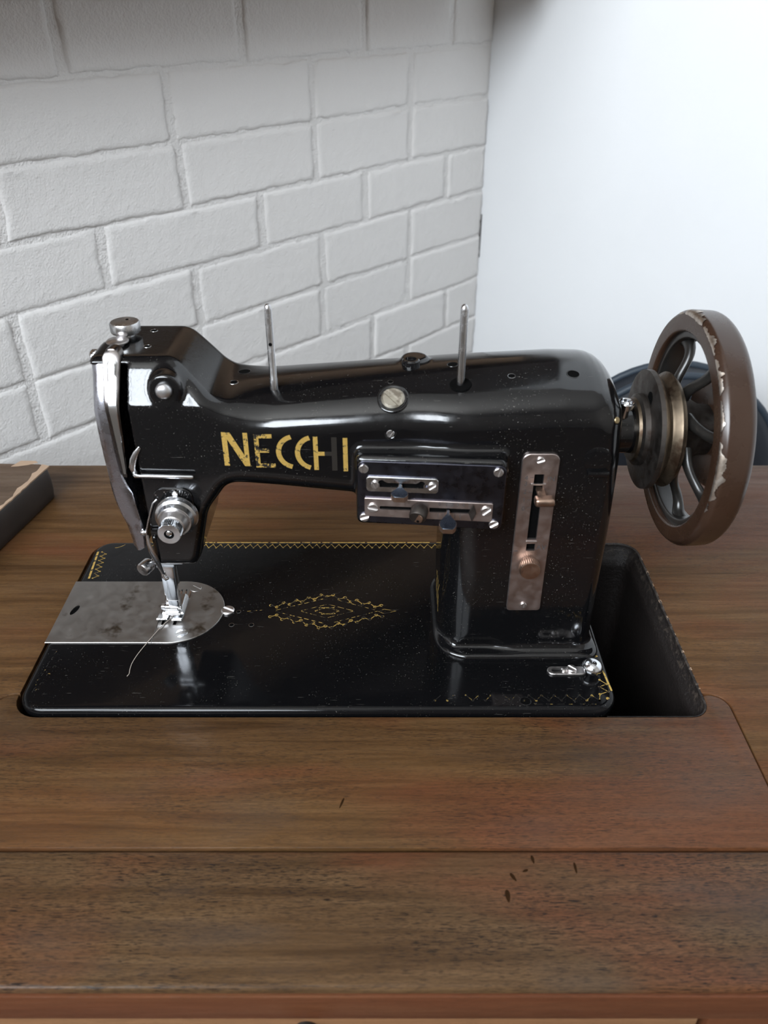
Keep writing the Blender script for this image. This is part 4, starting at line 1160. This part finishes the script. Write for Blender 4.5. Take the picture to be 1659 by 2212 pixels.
# --- right end of the arm: bushing, oil cup, worn boss
sh = mk('shaft_bushing', lathe([(15.2, 0), (14.6, 2.5), (14.2, 4), (14.2, 19)], (358, 92, 143.3), (1, 0, 0), 40), M['black'], sm, 40)
mk('bushing_oiler', lathe([(2.6, -1), (2.6, 4.2), (3.4, 4.8), (4.6, 5.6), (4.7, 9.0), (4.2, 9.6), (3.4, 9.2), (3.0, 7.6), (0, 7.4)], (367.4, 86.0, 155.6), (.04, -.10, 1), 28), M['chrome'], sh, 30)
p = np.array([352.2, 55.5, 168.0]); n_ = nrm(p)
mk('brass_plug', lathe([(0, 0), (1.9, 0), (1.7, .5), (0, .7)], p - n_ * float(field(np.array([p]))[0]), n_, 16), M['brass'], body, 40)
# bobbin-winder seat on the column's corner
p = np.array([345.5, float(front_y(345.5, 146)[0]), 146.0])
bw = mk('winder_seat', lathe([(8.2, -.6), (7.8, .1), (6.2, .3), (3.0, .45), (0, .4)], p, (0, -1, 0), 32), M['black'], body, 40)
mk('winder_ledge', bevbox((347, p[1] - 1.0, 137.6), (6.2, 1.5, 1.6), 1.0), M['black'], body, 50)

# --- hand wheel
WC = np.array([0, 92.0, 143.3])
def ring_solid(sec, seg=96):
    V, F, n_ = [], [], len(sec)
    for i in range(seg):
        a_ = 2 * math.pi * i / seg
        for x, r in sec: V.append((x, WC[1] - r * math.cos(a_), WC[2] + r * math.sin(a_)))
    for i in range(seg):
        for k in range(n_):
            j = (i + 1) % seg; l_ = (k + 1) % n_
            F.append([i * n_ + k, i * n_ + l_, j * n_ + l_, j * n_ + k])
    V = np.array(V)
    p_ = V[F[0]]; m = np.cross(p_[1] - p_[0], p_[2] - p_[0])
    sc0 = np.array(sec).mean(0); cen = np.array([sc0[0], WC[1] - sc0[1], WC[2]])
    if m @ (p_.mean(0) - cen) < 0: F = [f[::-1] for f in F]
    return V, F
rim_sec = fillet_poly([(401.5, 58.0, 1.5), (419.5, 58.5, 5), (422.0, 66.0, 4), (418.0, 70.0, 6), (405.0, 70.6, 3.5), (401.5, 68.0, 2.5)], 5)
wheel = mk('hand_wheel', ring_solid(rim_sec), M['rim'], sm, 40, label='brown painted rim with chipped edge')
mk('rim_web', ring_solid(fillet_poly([(405, 54.2, 1), (417, 54.2, 1), (417.5, 58.6, .5), (404.5, 58.6, .5)], 3)), M['spoke'], wheel, 40)
mk('wheel_hub', lathe([(16, 397), (25, 397.5), (25.5, 399.5), (22, 402), (19, 408), (15.5, 414), (15, 424), (0, 424)], (0, 92, 143.3), (1, 0, 0), 48), M['pulley'], wheel, 35)
mk('clutch_knob', lathe([(14, 420), (33, 421), (35, 423), (35, 431), (33, 434), (0, 435)], (0, 92, 143.3), (1, 0, 0), 56), M['rim'], wheel, 35)
for k in range(7):
    a0 = math.radians(129 - k * 360 / 7)
    pts, rs = [], []
    for t in np.linspace(0, 1, 14):
        r = 20 + 37.5 * t; a_ = a0 + math.radians(16) * (1 - t) ** 2 * 1.0 - math.radians(9) * math.sin(math.pi * t)
        x = 403.0 + 8.5 * sst(np.array(t), .1, .8)
        pts.append((float(x), 92 - r * math.cos(a_), 143.3 + r * math.sin(a_))); rs.append(5.2 - 2.0 * math.sin(math.pi * min(1, t * .9 + .1)) + (1.6 if t > .93 else 0))
    mk('spoke', tube(pts, rs, 12, flat=((1, 0, 0), .8)), M['spoke'], wheel, 60)
# chips where the paint has gone from the rim's edge
def rimpt(a_, s_):
    """surface point of the rim: s_=0 on the corner, negative on the face, positive on the tread (mm)"""
    if s_ < 0: x, r = 401.42, 68.2 + s_
    elif s_ < 3.2:
        q = s_ / 3.2 * math.pi / 2; x, r = 401.45 + 3.4 * (1 - math.cos(q)), 68.2 + 2.45 * math.sin(q)
    else: x, r = 404.9 + (s_ - 3.2), 70.75 - .04 * (s_ - 3.2)
    return (x, 92 - (r + .05) * math.cos(a_), 143.3 + (r + .05) * math.sin(a_))
def chip(a0, a1, lo, hi, seed, n_=44):
    R = np.random.default_rng(seed); V, F = [], []
    w1, w2 = R.uniform(0, 1, n_ + 1), R.uniform(0, 1, n_ + 1)
    w1, w2 = [np.convolve(np.pad(q, 2, mode='edge'), [.1, .2, .4, .2, .1], 'valid') for q in (w1, w2)]
    for k in range(n_ + 1):
        t = k / n_; a_ = math.radians(a0 + (a1 - a0) * t); env = math.sin(math.pi * t) ** .45 if 0 < t < 1 else .02
        l_ = lo * env * (.1 + 1.4 * w1[k]); h_ = hi * env * (.05 + 1.3 * w2[k])
        for m in range(5): V.append(rimpt(a_, l_ + (h_ - l_) * m / 4))
    for k in range(n_):
        for m in range(4): F.append([5 * k + m, 5 * k + m + 1, 5 * k + m + 6, 5 * k + m + 5])
    return np.array(V), F
for i, q in enumerate(((-7, 22, -.6, 4.2), (24, 40, -.4, 2.0), (42, 60, -.8, 2.6), (62, 82, -.9, 2.8), (84, 108, -1.4, 5.2), (-14, -8, -.3, 1.4), (8, 14, -1.2, .4), (110, 116, -.4, 1.2))):
    mk('paint_chip', chip(*q, 30 + i), M['chip'], wheel, 60)
# pulley with round belt groove
pu = mk('belt_pulley', lathe([(22.0, 382.4), (35.0, 382.0), (35.8, 382.6), (35.8, 385.4), (34.2, 386.4), (31.4, 388.6), (31.0, 390), (31.8, 391.2), (34.0, 393.4), (34.6, 394.6), (34.4, 395.4), (32.4, 396.4), (31.6, 398.0), (26, 398.4), (16, 398.4)], (0, 92, 143.3), (1, 0, 0), 80), M['groove'], wheel, 25)
mk('pulley_face', lathe([(21.6, 380.6), (33.8, 381.4), (35.9, 382.0), (36.0, 384.6), (34.6, 385.0)], (0, 92, 143.3), (1, 0, 0), 80), M['pulley'], wheel, 25)
mk('collar', lathe([(14.4, 376.6), (19.4, 376.4), (21.6, 377.6), (21.8, 381.4), (20, 382.4)], (0, 92, 143.3), (1, 0, 0), 56), M['pulley'], wheel, 25)
mk('collar_ring', lathe([(14.0, 374.6), (18.6, 374.8), (19.4, 376.5), (14.2, 377)], (0, 92, 143.3), (1, 0, 0), 56), M['groove'], wheel, 25)
for a_ in (75, -112):
    a_ = math.radians(a_)
    mk('face_hole', lathe([(0, 0), (4.0, 0), (4.0, .25), (0, .25)], (380.95, 92 - 27 * math.cos(a_) * .98, 143.3 + 24.5 * math.sin(a_)), (-1, 0, 0), 20), M['dark'], wheel)

# ------------------------------------------------------------------ loose thread end under the foot
thr = [(80.5, 88, 1.4), (78, 82, 1.5), (74.5, 76, 1.6), (71.5, 68, 1.5), (69.0, 61, 1.5), (67.0, 57, .6), (64.0, 48, .4), (62.5, 40, .35), (62.8, 34, .35), (63.5, 30.5, .35), (62.6, 28.4, .4)]
tq = np.array(thr); ts = np.linspace(0, len(thr) - 1, 60)
thr_s = np.stack([np.interp(ts, range(len(thr)), tq[:, k]) for k in range(3)], 1)
for _ in range(6): thr_s[1:-1] = (thr_s[:-2] + thr_s[1:-1] * 2 + thr_s[2:]) / 4
mk('thread', tube(thr_s, .25, 6), M['thread'], None, 180, label='grey thread end trailing from the presser foot over the machine bed', cat='thread')
